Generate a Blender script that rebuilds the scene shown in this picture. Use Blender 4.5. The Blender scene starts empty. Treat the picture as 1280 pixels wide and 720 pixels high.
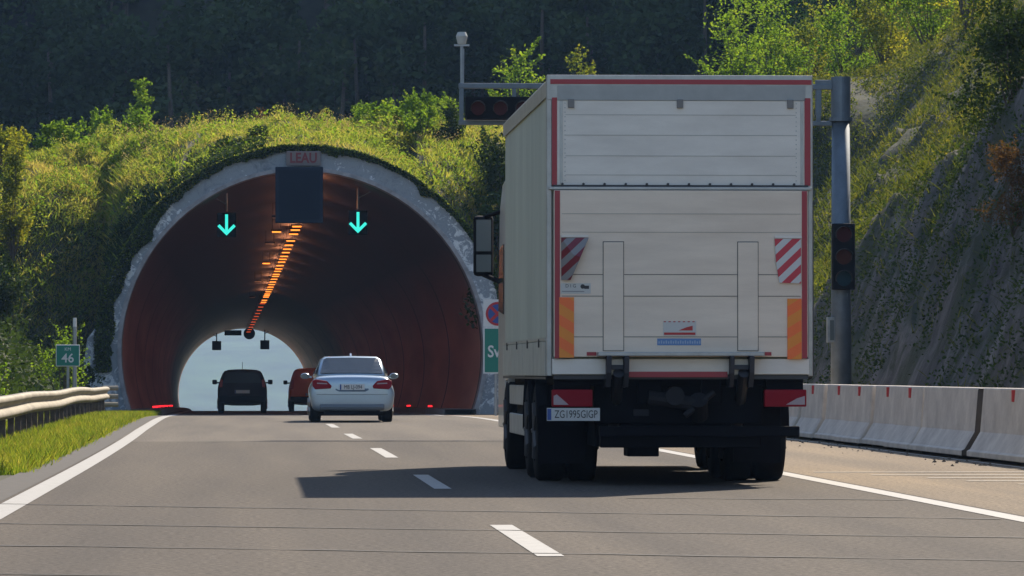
import bpy, math, random
import numpy as np
from mathutils import Vector, noise as mnoise
R = math.radians
scene = bpy.context.scene
COL = scene.collection
# ------------------------------------------------------------------ camera
cd = bpy.data.cameras.new('camera'); cam = bpy.data.objects.new('camera', cd); COL.objects.link(cam)
cam.location = (0, 0, 1.09)
cam.rotation_euler = (R(90 + 1.003), 0, R(-3.053))
cd.sensor_width = 36; cd.lens = 168.75; cd.clip_start = 0.5; cd.clip_end = 20000
scene.camera = cam
# ------------------------------------------------------------------ sky, sun, exposure
SUN = Vector((0.385, 0.672, 0.632)).normalized()
w = bpy.data.worlds.new('World'); scene.world = w; w.use_nodes = True
nt = w.node_tree; bg = nt.nodes['Background']
sky = nt.nodes.new('ShaderNodeTexSky'); sky.sky_type = 'NISHITA'; sky.sun_disc = False
sky.sun_elevation = R(39); sky.sun_rotation = R(30); sky.air_density = 1.0; sky.dust_density = 0.6
nt.links.new(sky.outputs[0], bg.inputs[0]); bg.inputs[1].default_value = 0.10
sl = bpy.data.lights.new('sun', 'SUN'); so = bpy.data.objects.new('sun', sl); COL.objects.link(so)
sl.energy = 3.6; sl.angle = R(0.6); sl.color = (1.0, 0.88, 0.72)
so.rotation_euler = SUN.to_track_quat('Z', 'Y').to_euler(); so.location = (60, 100, 95)
scene.view_settings.view_transform = 'Standard'; scene.view_settings.look = 'None'
scene.view_settings.gamma = 1; scene.view_settings.use_curve_mapping = False
scene.view_settings.exposure = 1.2

HAZE = 0.00017
rnd = random.Random(7)
# ------------------------------------------------------------------ materials
MATS = {}
def mat(name, col, rough=0.7, metal=0.0, var=0.0, vscale=3.0, bump=0.0, bscale=20.0, col2=None, emit=None, estr=0.0, spec=0.5, coat=0.0, trans=0.0, alpha=1.0, stretch=None):
    if name in MATS: return MATS[name]
    m = bpy.data.materials.new(name); m.use_nodes = True; MATS[name] = m
    n = m.node_tree.nodes; l = m.node_tree.links; b = n['Principled BSDF']
    b.inputs['Base Color'].default_value = (*col, 1); b.inputs['Roughness'].default_value = rough
    b.inputs['Metallic'].default_value = metal; b.inputs['Specular IOR Level'].default_value = spec
    b.inputs['Coat Weight'].default_value = coat
    b.inputs['Transmission Weight'].default_value = trans
    tc = n.new('ShaderNodeTexCoord'); src = tc.outputs['Object']
    if stretch:
        mp = n.new('ShaderNodeMapping'); mp.inputs['Scale'].default_value = stretch; l.new(src, mp.inputs[0]); src = mp.outputs[0]
    if var > 0 or col2:
        nz = n.new('ShaderNodeTexNoise'); nz.inputs['Scale'].default_value = vscale; nz.inputs['Detail'].default_value = 8; nz.inputs['Roughness'].default_value = .65
        l.new(src, nz.inputs['Vector'])
        rp = n.new('ShaderNodeValToRGB'); l.new(nz.outputs[0], rp.inputs[0])
        c2 = col2 or tuple(c * (1 - var) for c in col); c1 = col if col2 else tuple(min(1, c * (1 + var)) for c in col)
        rp.color_ramp.elements[0].position = .33; rp.color_ramp.elements[1].position = .67
        rp.color_ramp.elements[0].color = (*c2, 1); rp.color_ramp.elements[1].color = (*c1, 1)
        l.new(rp.outputs[0], b.inputs['Base Color'])
    if bump > 0:
        nb = n.new('ShaderNodeTexNoise'); nb.inputs['Scale'].default_value = bscale; nb.inputs['Detail'].default_value = 6
        l.new(src, nb.inputs['Vector']); bp = n.new('ShaderNodeBump'); bp.inputs['Strength'].default_value = bump; bp.inputs['Distance'].default_value = .03
        l.new(nb.outputs[0], bp.inputs['Height']); l.new(bp.outputs[0], b.inputs['Normal'])
    if emit:
        b.inputs['Emission Color'].default_value = (*emit, 1); b.inputs['Emission Strength'].default_value = estr
    return m
def stripes(name, c1, c2, period, sx, sz, off=0.0, rough=.4):
    m = bpy.data.materials.new(name); m.use_nodes = True
    n = m.node_tree.nodes; l = m.node_tree.links; b = n['Principled BSDF']; b.inputs['Roughness'].default_value = rough
    tc = n.new('ShaderNodeTexCoord'); sp = n.new('ShaderNodeSeparateXYZ'); l.new(tc.outputs['Object'], sp.inputs[0])
    a = n.new('ShaderNodeMath'); a.operation = 'MULTIPLY'; a.inputs[1].default_value = sx / period; l.new(sp.outputs[0], a.inputs[0])
    c = n.new('ShaderNodeMath'); c.operation = 'MULTIPLY_ADD'; c.inputs[1].default_value = sz / period; l.new(sp.outputs[2], c.inputs[0]); l.new(a.outputs[0], c.inputs[2])
    o = n.new('ShaderNodeMath'); o.operation = 'ADD'; o.inputs[1].default_value = off + 100; l.new(c.outputs[0], o.inputs[0])
    f = n.new('ShaderNodeMath'); f.operation = 'FRACT'; l.new(o.outputs[0], f.inputs[0])
    g = n.new('ShaderNodeMath'); g.operation = 'GREATER_THAN'; g.inputs[1].default_value = .5; l.new(f.outputs[0], g.inputs[0])
    mx = n.new('ShaderNodeMix'); mx.data_type = 'RGBA'; l.new(g.outputs[0], mx.inputs['Factor'])
    mx.inputs['A'].default_value = (*c1, 1); mx.inputs['B'].default_value = (*c2, 1); l.new(mx.outputs['Result'], b.inputs['Base Color'])
    return m
def leafmat(name, cols, rough=.8, trans=.35, patch=0.6, patch_cols=None):
    """foliage: per-leaf random colour (face attribute rnd) mixed with large patches; diffuse + translucent."""
    m = bpy.data.materials.new(name); m.use_nodes = True
    n = m.node_tree.nodes; l = m.node_tree.links; b = n['Principled BSDF']; out = n['Material Output']
    b.inputs['Roughness'].default_value = rough; b.inputs['Specular IOR Level'].default_value = .1
    at = n.new('ShaderNodeAttribute'); at.attribute_name = 'rnd'
    tc = n.new('ShaderNodeTexCoord'); nz = n.new('ShaderNodeTexNoise'); nz.inputs['Scale'].default_value = patch; nz.inputs['Detail'].default_value = 4
    l.new(tc.outputs['Object'], nz.inputs['Vector'])
    md = n.new('ShaderNodeMath'); md.operation = 'MULTIPLY_ADD'; md.inputs[1].default_value = .5; l.new(at.outputs['Fac'], md.inputs[0])
    m2 = n.new('ShaderNodeMath'); m2.operation = 'MULTIPLY_ADD'; m2.inputs[1].default_value = 1.6; m2.inputs[2].default_value = -.55; l.new(nz.outputs[0], m2.inputs[0])
    l.new(m2.outputs[0], md.inputs[2])
    rp = n.new('ShaderNodeValToRGB'); l.new(md.outputs[0], rp.inputs[0])
    els = rp.color_ramp.elements
    while len(els) < len(cols): els.new(.5)
    for i, c in enumerate(cols): els[i].position = i / (len(cols) - 1); els[i].color = (*c, 1)
    l.new(rp.outputs[0], b.inputs['Base Color'])
    tr = n.new('ShaderNodeBsdfTranslucent'); l.new(rp.outputs[0], tr.inputs[0])
    br = n.new('ShaderNodeMixRGB'); br.blend_type = 'MULTIPLY'; br.inputs[0].default_value = 1; br.inputs[2].default_value = (1.8, 1.8, .7, 1)
    l.new(rp.outputs[0], br.inputs[1]); l.new(br.outputs[0], tr.inputs[0])
    mx = n.new('ShaderNodeMixShader'); mx.inputs[0].default_value = trans
    l.new(b.outputs[0], mx.inputs[1]); l.new(tr.outputs[0], mx.inputs[2]); l.new(mx.outputs[0], out.inputs[0])
    return m

# ------------------------------------------------------------------ mesh helpers
class MB:
    def __init__(s): s.v = []; s.f = []; s.pcs = []
    def add(s, vs, fs):
        s.pcs.append((list(vs), list(fs))); k = len(s.v); s.v += [tuple(v) for v in vs]; s.f += [tuple(i + k for i in f) for f in fs]; return s
    def box(s, x0, x1, y0, y1, z0, z1):
        return s.add([(x0,y0,z0),(x1,y0,z0),(x1,y1,z0),(x0,y1,z0),(x0,y0,z1),(x1,y0,z1),(x1,y1,z1),(x0,y1,z1)],
                     [(0,3,2,1),(4,5,6,7),(0,1,5,4),(1,2,6,5),(2,3,7,6),(3,0,4,7)])
    def cyl(s, p0, p1, r0, r1=None, n=12, caps=True):
        r1 = r0 if r1 is None else r1; p0 = Vector(p0); p1 = Vector(p1); d = (p1 - p0).normalized()
        a = d.orthogonal().normalized(); b = d.cross(a); vs = []
        for p, r in ((p0, r0), (p1, r1)):
            for i in range(n):
                t = 2 * math.pi * i / n; vs.append(p + (a * math.cos(t) + b * math.sin(t)) * r)
        fs = [(i, (i + 1) % n, n + (i + 1) % n, n + i) for i in range(n)]
        if caps: fs += [tuple(range(n - 1, -1, -1)), tuple(range(n, 2 * n))]
        return s.add(vs, fs)
    def prism_x(s, poly, x0, x1):          # poly in (y,z)
        n = len(poly); vs = [(x0, y, z) for y, z in poly] + [(x1, y, z) for y, z in poly]
        return s.add(vs, [(i, (i + 1) % n, n + (i + 1) % n, n + i) for i in range(n)] + [tuple(range(n - 1, -1, -1)), tuple(range(n, 2 * n))])
    def prism_y(s, poly, y0, y1):          # poly in (x,z)
        n = len(poly); vs = [(x, y0, z) for x, z in poly] + [(x, y1, z) for x, z in poly]
        return s.add(vs, [(i, (i + 1) % n, n + (i + 1) % n, n + i) for i in range(n)] + [tuple(range(n - 1, -1, -1)), tuple(range(n, 2 * n))])
    def grid(s, P, closed=False):          # P[i][j] -> 3d
        ni = len(P); nj = len(P[0]); vs = [p for r in P for p in r]; fs = []
        for i in range(ni - 1):
            for j in range(nj - (0 if closed else 1)):
                j2 = (j + 1) % nj; fs.append((i * nj + j, i * nj + j2, (i + 1) * nj + j2, (i + 1) * nj + j))
        return s.add(vs, fs)
    def each(s, name, m, parent=None, **kw):      # one object for every piece added
        return [MB().add(v, f).build(name, m, parent, **kw) for v, f in s.pcs]
    def build(s, name, m, parent=None, smooth=False, bevel=0.0, sub=0):
        me = bpy.data.meshes.new(name); me.from_pydata(s.v, [], s.f); me.update()
        import bmesh
        bm = bmesh.new(); bm.from_mesh(me); bmesh.ops.recalc_face_normals(bm, faces=bm.faces); bm.to_mesh(me); bm.free()
        if smooth: me.polygons.foreach_set('use_smooth', [True] * len(me.polygons))
        return link(name, me, m, parent, bevel, sub)
def link(name, me, m, parent=None, bevel=0.0, sub=0):
    o = bpy.data.objects.new(name, me); COL.objects.link(o)
    if m is not None: me.materials.append(m)
    if parent is not None: o.parent = parent
    if bevel:
        b = o.modifiers.new('bevel', 'BEVEL'); b.width = bevel; b.segments = 2; b.limit_method = 'ANGLE'; b.angle_limit = R(40)
    if sub:
        b = o.modifiers.new('sub', 'SUBSURF'); b.levels = sub; b.render_levels = sub
    return o
def box(name, m, x0, x1, y0, y1, z0, z1, parent=None, bevel=0.0): return MB().box(x0, x1, y0, y1, z0, z1).build(name, m, parent, bevel=bevel)
def fast(name, verts, faces, m, parent=None, rndattr=None, smooth=False):
    verts = np.asarray(verts, dtype=np.float32); faces = np.asarray(faces, dtype=np.int32); k = faces.shape[1]
    me = bpy.data.meshes.new(name); me.vertices.add(len(verts)); me.vertices.foreach_set('co', verts.ravel())
    me.loops.add(faces.size); me.loops.foreach_set('vertex_index', faces.ravel())
    me.polygons.add(len(faces)); me.polygons.foreach_set('loop_start', np.arange(0, faces.size, k, dtype=np.int32))
    try: me.polygons.foreach_set('loop_total', np.full(len(faces), k, dtype=np.int32))
    except Exception: pass
    if rndattr is not None:
        a = me.attributes.new('rnd', 'FLOAT', 'FACE'); a.data.foreach_set('value', np.asarray(rndattr, dtype=np.float32))
    me.update(calc_edges=True); me.validate()
    if smooth: me.polygons.foreach_set('use_smooth', np.ones(len(faces), dtype=bool))
    return link(name, me, m, parent)
def text(name, body, size, m, parent=None, loc=(0,0,0), rot=(R(90),0,0), depth=0.002, sx=1.0, align='CENTER', bold=0.0):
    cu = bpy.data.curves.new(name, 'FONT'); cu.body = body; cu.size = size; cu.extrude = depth; cu.align_x = align; cu.align_y = 'CENTER'; cu.resolution_u = 3
    cu.offset = bold
    t = bpy.data.objects.new(name, cu); COL.objects.link(t)
    dg = bpy.context.evaluated_depsgraph_get(); me = bpy.data.meshes.new_from_object(t.evaluated_get(dg))
    bpy.data.objects.remove(t); me.name = name
    from mathutils import Matrix, Euler
    me.transform(Matrix.Translation(loc) @ Euler(rot).to_matrix().to_4x4() @ Matrix.Diagonal((sx, 1, 1, 1)))
    me.materials.clear()
    return link(name, me, m, parent)
def tag(o, label=None, cat=None, group=None, kind=None):
    if label: o['label'] = label
    if cat: o['category'] = cat
    if group: o['group'] = group
    if kind: o['kind'] = kind
    return o
def thing(name, label, cat, loc=(0,0,0), rz=0.0, group=None):
    o = bpy.data.objects.new(name, None); COL.objects.link(o); o.location = loc; o.rotation_euler = (0, 0, rz); o.empty_display_size = .3
    return tag(o, label, cat, group)
def copy_tree(o, parent=None):
    c = o.copy(); COL.objects.link(c)
    if parent is not None: c.parent = parent
    for ch in list(o.children): copy_tree(ch, c)
    return c
def S(o): return tag(o, kind='structure')

# ------------------------------------------------------------------ road geometry (X right, Y ahead, Z up)
def off(Y):
    s = max(0.0, Y - 50); return -0.0035 * s * min(1.0, s / 40.0) - 1.3e-5 * s * s
def rz(Y):
    s = max(0.0, Y - 105)
    z = -(0.00427 * s * min(1, s / 30) + 1.48e-5 * s * s)
    if Y > 410: z -= 0.02 * (Y - 410)
    return z
AH, AR, RO = 1.9, 5.5, 6.2         # arch: centre above road, inner radius, outer radius of the ring
Y0, Y1 = 146.0, 407.0
def xc(Y): return 1.87 + off(Y)
def ys(a, b, step=2.0):
    n = max(1, int(math.ceil((b - a) / step))); return [a + (b - a) * i / n for i in range(n + 1)]
def strip(name, m, l0, l1, a, b, dz, step=2.0, nx=1, z=None):
    P = [[(l0 + (l1 - l0) * j / nx + off(Y), Y, rz(Y) + dz) for j in range(nx + 1)] for Y in ys(a, b, step)]
    return S(MB().grid(P).build(name, m, smooth=True))

def asphalt(name, base, tint, seams=True):
    m = bpy.data.materials.new(name); m.use_nodes = True
    n = m.node_tree.nodes; l = m.node_tree.links; b = n['Principled BSDF']; b.inputs['Roughness'].default_value = .9; b.inputs['Specular IOR Level'].default_value = .22
    tc = n.new('ShaderNodeTexCoord')
    g = n.new('ShaderNodeTexNoise'); g.inputs['Scale'].default_value = 22; g.inputs['Detail'].default_value = 4; g.inputs['Roughness'].default_value = .8; l.new(tc.outputs['Object'], g.inputs['Vector'])
    mp = n.new('ShaderNodeMapping'); mp.inputs['Scale'].default_value = (.9, .04, 1); l.new(tc.outputs['Object'], mp.inputs[0])
    w2 = n.new('ShaderNodeTexNoise'); w2.inputs['Scale'].default_value = 1.2; w2.inputs['Detail'].default_value = 6; l.new(mp.outputs[0], w2.inputs['Vector'])
    r1 = n.new('ShaderNodeValToRGB'); l.new(g.outputs[0], r1.inputs[0]); e = r1.color_ramp.elements
    e[0].position = .38; e[1].position = .62; e[0].color = (*[c * .45 for c in base], 1); e[1].color = (*[c * 1.6 for c in base], 1)
    r2 = n.new('ShaderNodeValToRGB'); l.new(w2.outputs[0], r2.inputs[0]); e = r2.color_ramp.elements
    e[0].position = .35; e[1].position = .7; e[0].color = (.74, .74, .76, 1); e[1].color = (*tint, 1)
    mx = n.new('ShaderNodeMixRGB'); mx.blend_type = 'MULTIPLY'; mx.inputs[0].default_value = 1; l.new(r1.outputs[0], mx.inputs[1]); l.new(r2.outputs[0], mx.inputs[2])
    l.new(mx.outputs[0], b.inputs['Base Color'])
    bp = n.new('ShaderNodeBump'); bp.inputs['Strength'].default_value = .35; bp.inputs['Distance'].default_value = .01; l.new(g.outputs[0], bp.inputs['Height']); l.new(bp.outputs[0], b.inputs['Normal'])
    return m
M_asph = asphalt('asphalt', (.078, .066, .055), (1.15, 1.12, 1.06))
M_shld = asphalt('pale_shoulder', (.19, .15, .105), (1.1, 1.06, 1.0))
M_line = mat('road_paint', (.33, .32, .30), .7, var=.12, vscale=9)
M_seam = mat('bitumen_seam', (.032, .028, .025), .8)
M_edge = mat('dark_asphalt_edge', (.045, .039, .034), .85, var=.3, vscale=8)
M_worn = mat('worn_road_paint', (.34, .31, .27), .8, var=.3, vscale=14)

strip('road', M_asph, -2.52, 5.82, -20, 75.5, 0, nx=6)
strip('road', asphalt('paler_asphalt', (.115, .100, .084), (1.12, 1.1, 1.05)), -2.52, 5.82, 75.5, 560, 0, nx=6)  # road's brightening with distance put into a paler base colour
strip('hard_shoulder', M_shld, 5.82, 10.0, -20, 146.8, -.001, nx=3)
strip('edge_line', M_line, -2.1, -1.88, -20, 520, .004)
strip('edge_line', M_line, 5.55, 5.75, -20, 520, .004)
strip('road_edge', M_edge, -2.55, -2.14, -20, 146, .003)
k = 0
for a, b in ((8.2, 14), (28.3, 34.1), (44.7, 50.8), (61, 68.6), (78.4, 84.6), (94, 100.5)):
    strip('lane_dash', M_line, 1.66, 1.82, a, b, .004)
for i in range(24): strip('lane_dash', M_line, 1.66, 1.82, 112 + i * 17.5, 118 + i * 17.5, .004)
# sealed cross joints, slightly skewed
for YL, YR, x0, x1 in ((40.0,35.3,-2.5,5.5),(35.0,31.1,-2.5,5.5),(30.7,27.0,-2.5,5.5),(26.4,23.4,-2.5,5.5),(75.8,75.2,.9,5.5),(41.4,40.6,3.2,5.5)):
    P = []
    for i in range(61):
        f = i / 60; x = x0 + (x1 - x0) * f; yy = YL + (YR - YL) * f + .09 * mnoise.noise(Vector((x * 1.7, YL, 3))) + .03 * mnoise.noise(Vector((x * 9, YL, 3)))
        wd = .080 * (YL / 40) * (.8 + 1.0 * mnoise.noise(Vector((x * 2.9, YL, 9))))
        P.append([(x, yy - wd, .004), (x, yy + wd, .004)])
    S(MB().grid(P).build('road_seam', M_seam))
# worn cross hatching on the shoulder
for i, (Y, x0, x1) in enumerate(((51.8,6.05,9.2),(50.4,6.5,9.2),(49.0,6.9,9.2),(47.6,7.1,9.2),(46.2,7.4,9.2),(45.0,7.7,9.2))):
    S(MB().grid([[(x0 + (x1-x0)*j/10, Y + .06*j/10, .003), (x0 + (x1-x0)*j/10, Y + .22 + .06*j/10, .003)] for j in range(11)]).build('hatch_line', M_worn))

# ------------------------------------------------------------------ terrain
M_soil = mat('grassy_soil', (.055, .062, .025), .95, col2=(.035, .032, .018), vscale=.9, bump=.6, bscale=6)
M_rock = None
def rockmat():
    m = bpy.data.materials.new('cut_rock'); m.use_nodes = True
    n = m.node_tree.nodes; l = m.node_tree.links; b = n['Principled BSDF']; b.inputs['Roughness'].default_value = .9
    tc = n.new('ShaderNodeTexCoord'); mp = n.new('ShaderNodeMapping'); mp.inputs['Scale'].default_value = (1, .8, .25); mp.inputs['Rotation'].default_value = (.35, .2, 0); l.new(tc.outputs['Object'], mp.inputs[0])
    a = n.new('ShaderNodeTexNoise'); a.inputs['Scale'].default_value = 1.3; a.inputs['Detail'].default_value = 10; a.inputs['Roughness'].default_value = .7; l.new(mp.outputs[0], a.inputs['Vector'])
    r = n.new('ShaderNodeValToRGB'); l.new(a.outputs[0], r.inputs[0]); e = r.color_ramp.elements
    e[0].position = .34; e[0].color = (.035, .030, .028, 1); e[1].position = .72; e[1].color = (.24, .215, .20, 1); x = e.new(.5); x.color = (.10, .088, .08, 1)
    g = n.new('ShaderNodeTexNoise'); g.inputs['Scale'].default_value = .55; g.inputs['Detail'].default_value = 9; g.inputs['Roughness'].default_value = .72; l.new(tc.outputs['Object'], g.inputs['Vector'])
    gr = n.new('ShaderNodeValToRGB'); l.new(g.outputs[0], gr.inputs[0]); gr.color_ramp.elements[0].position = .47; gr.color_ramp.elements[1].position = .56
    mx = n.new('ShaderNodeMixRGB'); l.new(gr.outputs[0], mx.inputs[0]); l.new(r.outputs[0], mx.inputs[1]); mx.inputs[2].default_value = (.045, .05, .024, 1)
    ge = n.new('ShaderNodeNewGeometry'); sn = n.new('ShaderNodeSeparateXYZ'); l.new(ge.outputs['Normal'], sn.inputs[0])
    mz = n.new('ShaderNodeMapRange'); mz.inputs['From Min'].default_value = .48; mz.inputs['From Max'].default_value = .62; l.new(sn.outputs[2], mz.inputs[0])
    m3 = n.new('ShaderNodeMixRGB'); l.new(mz.outputs[0], m3.inputs[0]); l.new(mx.outputs[0], m3.inputs[1]); m3.inputs[2].default_value = (.055, .056, .026, 1)
    l.new(m3.outputs[0], b.inputs['Base Color'])
    bp = n.new('ShaderNodeBump'); bp.inputs['Strength'].default_value = .9; bp.inputs['Distance'].default_value = .25; l.new(a.outputs[0], bp.inputs['Height']); l.new(bp.outputs[0], b.inputs['Normal'])
    return m
M_rock = rockmat()
CX = [-90,-30,-12,-8.5,-4,0,3,7,10,16,60,120]; CZ = [22,11,8.2,7.9,8.4,9.0,8.9,8.8,9.2,10,20,30]
def fbm(x, y, s, o=4): return mnoise.fractal(Vector((x * s, y * s, 1.7)), 1.0, 2.0, o)
def side_right(x, Y):
    d = x - 10.9
    if d <= 0: return rz(Y) - .02
    hs = min(9.0, max(.6, 9 - (Y - 72) * .19))
    if d * 2.25 < hs: z = d * 2.25
    else: z = hs + (d - hs / 2.25) * 1.0
    return rz(Y) + min(z, 26 + .1 * d)
def side_left(x, Y):
    d = -5.0 - x
    if d <= 0: return rz(Y) - .03
    return rz(Y) + min(d * 1.05, 12 + d * .1)
def H(x, Y):
    z = float(np.interp(x, CX, CZ)) + (Y - 160) * .008
    m = max(0.0, Y - 252 - 4 * fbm(x, 0, .03)) * 1.75
    z += min(m, 80 + 6 * fbm(x, Y, .02))
    if Y > 375: z = z + (10 - z) * min(1, (Y - 375) / 30)
    else: z = max(z, side_right(x, Y))
    return z + .25 * fbm(x, Y, .25)
def terrain(name, m, xs, Ys, fn, jit=0.0):
    P = [[(x, Y, fn(x, Y)) for x in xs] for Y in Ys]
    return S(MB().grid(P).build(name, m, smooth=True))
xs = [-300,-200,-120,-70,-45,-30,-22] + [ -18 + i for i in range(0, 60)] + [46, 55, 70, 100, 150, 220, 300]
M_litter = mat('leaf_litter', (.035, .036, .02), .95, var=.4, vscale=1)
terrain('wooded_hill', M_litter, xs, [160 + 2.5 * i for i in range(8)] + [180 + 6 * i for i in range(11)] + [246 + 3*i for i in range(20)] + [310 + 12 * i for i in range(8)] + [Y1], H)
def rock_n(x, Y):
    z = side_right(x, Y); d = x - 10.9
    if d > 0: z += min(1, d) * (.6 * fbm(x + Y * .15, Y * .9, .45, 6) + .5 * fbm(x * 2, Y, .12, 3) - .45 * abs(fbm(x * 1.5 + 9, Y * .8, 1.1, 4)) - .25 * abs(fbm(x * 3 + 9, Y * 2, 1.9, 3)))
    return z
terrain('rock_cutting', M_rock, [9.95, 10.4, 10.7] + [10.9 + .1 * i for i in range(60)] + [16.9 + .3 * i for i in range(10)] + [20 + 1.0 * i for i in range(26)] + [48, 60, 100, 300], [20, 30, 40] + [45 + .4 * i for i in range(292)], rock_n)
def left_n(x, Y): return side_left(x, Y) + (.25 * fbm(x, Y, .5) if x < -5 else .02 * fbm(x, Y, 1))
terrain('grass_verge', M_soil, [-2.5, -2.6, -3, -3.5, -4, -4.5, -5, -5.4, -5.8, -6.2, -6.8, -7.5, -8.5, -10, -14, -20, -60, -300], [-20, 20, 35] + [40 + 1.5 * i for i in range(71)] + [146.5], left_n)
# hill front wrapped round the portal ring
def ring_pt(th, r, Y=Y0): return (xc(Y) + r * math.cos(th), Y, rz(Y) + AH + r * math.sin(th))
th_o = math.asin(AH / RO)
Cc = []
xl = xc(Y0) + RO * math.cos(math.pi + th_o); xr = xc(Y0) + RO * math.cos(th_o)
for x in [-300, -100, -50, -30, -20, -14, -11, -9, -8, -7, -6, -5.3]: Cc.append(((x, 145.2, side_left(x, 145)), x))
NA = 64
for i in range(NA + 1):
    th = math.pi + th_o - (math.pi + 2 * th_o) * i / NA
    p = ring_pt(th, RO + .02); Cc.append(((p[0], Y0 + .1, p[2]), (xl - .35) + (xr - xl + .7) * i / NA))
for x in [8, 8.8, 9.6, 10.4, 11, 11.5, 12, 13, 14, 16, 18, 21, 25, 30, 40, 60, 100, 300]: Cc.append(((x, 145.2, side_right(x, 145)), x))
NT = 26
def front(si, t):
    i = min(len(Cc) - 2, int(si)); f = si - i
    (a, xa), (b, xb) = Cc[i], Cc[i + 1]
    cx_, cy_, cz_ = [a[j] * (1 - f) + b[j] * f for j in range(3)]; xe = xa * (1 - f) + xb * f
    ze = H(xe, 160.0); x = cx_ + (xe - cx_) * t; y = cy_ + (160.4 - cy_) * t
    q = 3.6 if ze - cz_ > 2.5 else 2.2
    z = cz_ + (ze - cz_) * (1 - (1 - t) ** q)
    e = min(1, t * 5) * min(1, (1 - t) * 6)
    return (x, y, z + .35 * e * fbm(x, y, .5) + .10 * e * fbm(x, y, 2.1))
P = [[front(si, (j / NT) ** 1.4) for j in range(NT + 1)] for si in [k * .5 for k in range(2 * (len(Cc) - 1) + 1)]]
S(MB().grid(P).build('portal_hillside', M_soil, smooth=True))
# wide ground sheet and far hills
M_far = mat('far_meadow', (.08, .1, .04), .95, var=.4, vscale=.01)
def gz(x, Y):
    z = rz(min(Y, 410)) - .5
    if Y > 412: z -= (Y - 412) * .06 if Y < 1200 else 47
    return z
terrain('ground', M_far, [-4000,-1500,-600,-200,-60,-20,-5,5,20,60,200,600,1500,4000], [-60,0,50,100,146,200,250,300,350,407,412,450,500,600,800,1000,1200,1800,2400,9000], gz)
def farh(x, Y):
    u = (Y - 2300) / 1500
    return -50 + 165 * max(0, min(1, u)) * (1 + .35 * fbm(x, Y, .0006)) + 12 * fbm(x, Y, .004)
M_farw = mat('far_woods', (.05, .085, .035), .95, var=.5, vscale=.02)
terrain('far_hills', M_farw, [-3500 + 140 * i for i in range(51)], [2200 + 100 * i for i in range(17)], farh)

# ------------------------------------------------------------------ vegetation
G = np.random.default_rng(11)
def leaves(name, pts, size, m, parent=None, aspect=.55, updown=0.0, svar=.5):
    pts = np.asarray(pts, float); n = len(pts)
    d = G.normal(size=(n, 3)); d[:, 2] = d[:, 2] * .7 + updown; d /= np.linalg.norm(d, axis=1)[:, None]
    e = G.normal(size=(n, 3)); e = np.cross(d, e); e /= np.linalg.norm(e, axis=1)[:, None]
    s = size * (1 - svar / 2 + svar * G.random(n))[:, None]
    v = np.stack([pts - d * s * .5, pts + e * s * aspect * .5, pts + d * s * .5, pts - e * s * aspect * .5], 1).reshape(-1, 3)
    return fast(name, v, np.arange(4 * n).reshape(n, 4), m, parent, G.random(n))
def blades(name, base, h, wdt, m, lean=.35, kind='stuff', parent=None):
    base = np.asarray(base, float); n = len(base)
    hh = h * (.45 + 1.0 * G.random(n) ** 1.5); a = G.random(n) * 2 * np.pi
    side = np.stack([np.cos(a), np.sin(a), np.zeros(n)], 1) * (wdt * (.6 + .8 * G.random(n)))[:, None]
    tip = base + np.stack([G.normal(size=n) * lean * hh, G.normal(size=n) * lean * hh, hh], 1)
    mid = base + (tip - base) * .5 + np.stack([np.zeros(n), np.zeros(n), .08 * hh], 1)
    v = np.stack([base - side, base + side, mid + side * .7, tip, mid - side * .7], 1).reshape(-1, 3)
    o = fast(name, v, np.arange(5 * n).reshape(n, 5), m, parent, G.random(n))
    return tag(o, kind=kind) if kind else o
L_dry = leafmat('dry_grass', [(.09,.12,.025), (.15,.18,.04), (.27,.25,.09), (.36,.29,.17)], trans=.55, patch=.5)
L_mound = leafmat('mound_blades', [(.08,.14,.025), (.17,.22,.045), (.27,.24,.09), (.33,.26,.15)], trans=.55, patch=.45)
L_mweed = leafmat('mound_weed_leaves', [(.06,.11,.02), (.14,.20,.035), (.22,.24,.06), (.31,.25,.13)], trans=.55, patch=.7)
L_seed = leafmat('seed_head', [(.14,.10,.06), (.24,.18,.12), (.34,.26,.19), (.4,.33,.25)], trans=.4, patch=2)
L_slope = leafmat('slope_leaves', [(.02,.035,.01), (.05,.07,.018), (.10,.11,.025), (.20,.17,.04)], trans=.45, patch=.45)
L_green = leafmat('green_grass', [(.05,.09,.014), (.10,.15,.025), (.19,.20,.04), (.30,.24,.10)], trans=.5, patch=1.6)
L_bush = leafmat('bright_leaves', [(.05,.09,.012), (.09,.16,.02), (.15,.22,.03), (.22,.26,.04)], trans=.55, patch=1.0)
L_yel = leafmat('yellowing_leaves', [(.06,.09,.015), (.12,.15,.025), (.22,.21,.03), (.30,.24,.04)], trans=.55, patch=.5)
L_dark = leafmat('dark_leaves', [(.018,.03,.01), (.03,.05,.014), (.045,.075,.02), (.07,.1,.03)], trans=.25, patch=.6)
L_wood = leafmat('woodland_leaves', [(.02,.035,.014), (.035,.055,.02), (.05,.075,.03), (.085,.1,.04)], trans=.2, patch=.16)
L_rust = leafmat('rusty_leaves', [(.05,.03,.012), (.09,.05,.02), (.14,.07,.03), (.10,.09,.03)], trans=.3, patch=.8)
M_bark = mat('bark', (.09, .07, .05), .9, var=.4, vscale=12, bump=.5, bscale=30)

NS = len(Cc) - 1
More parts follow.
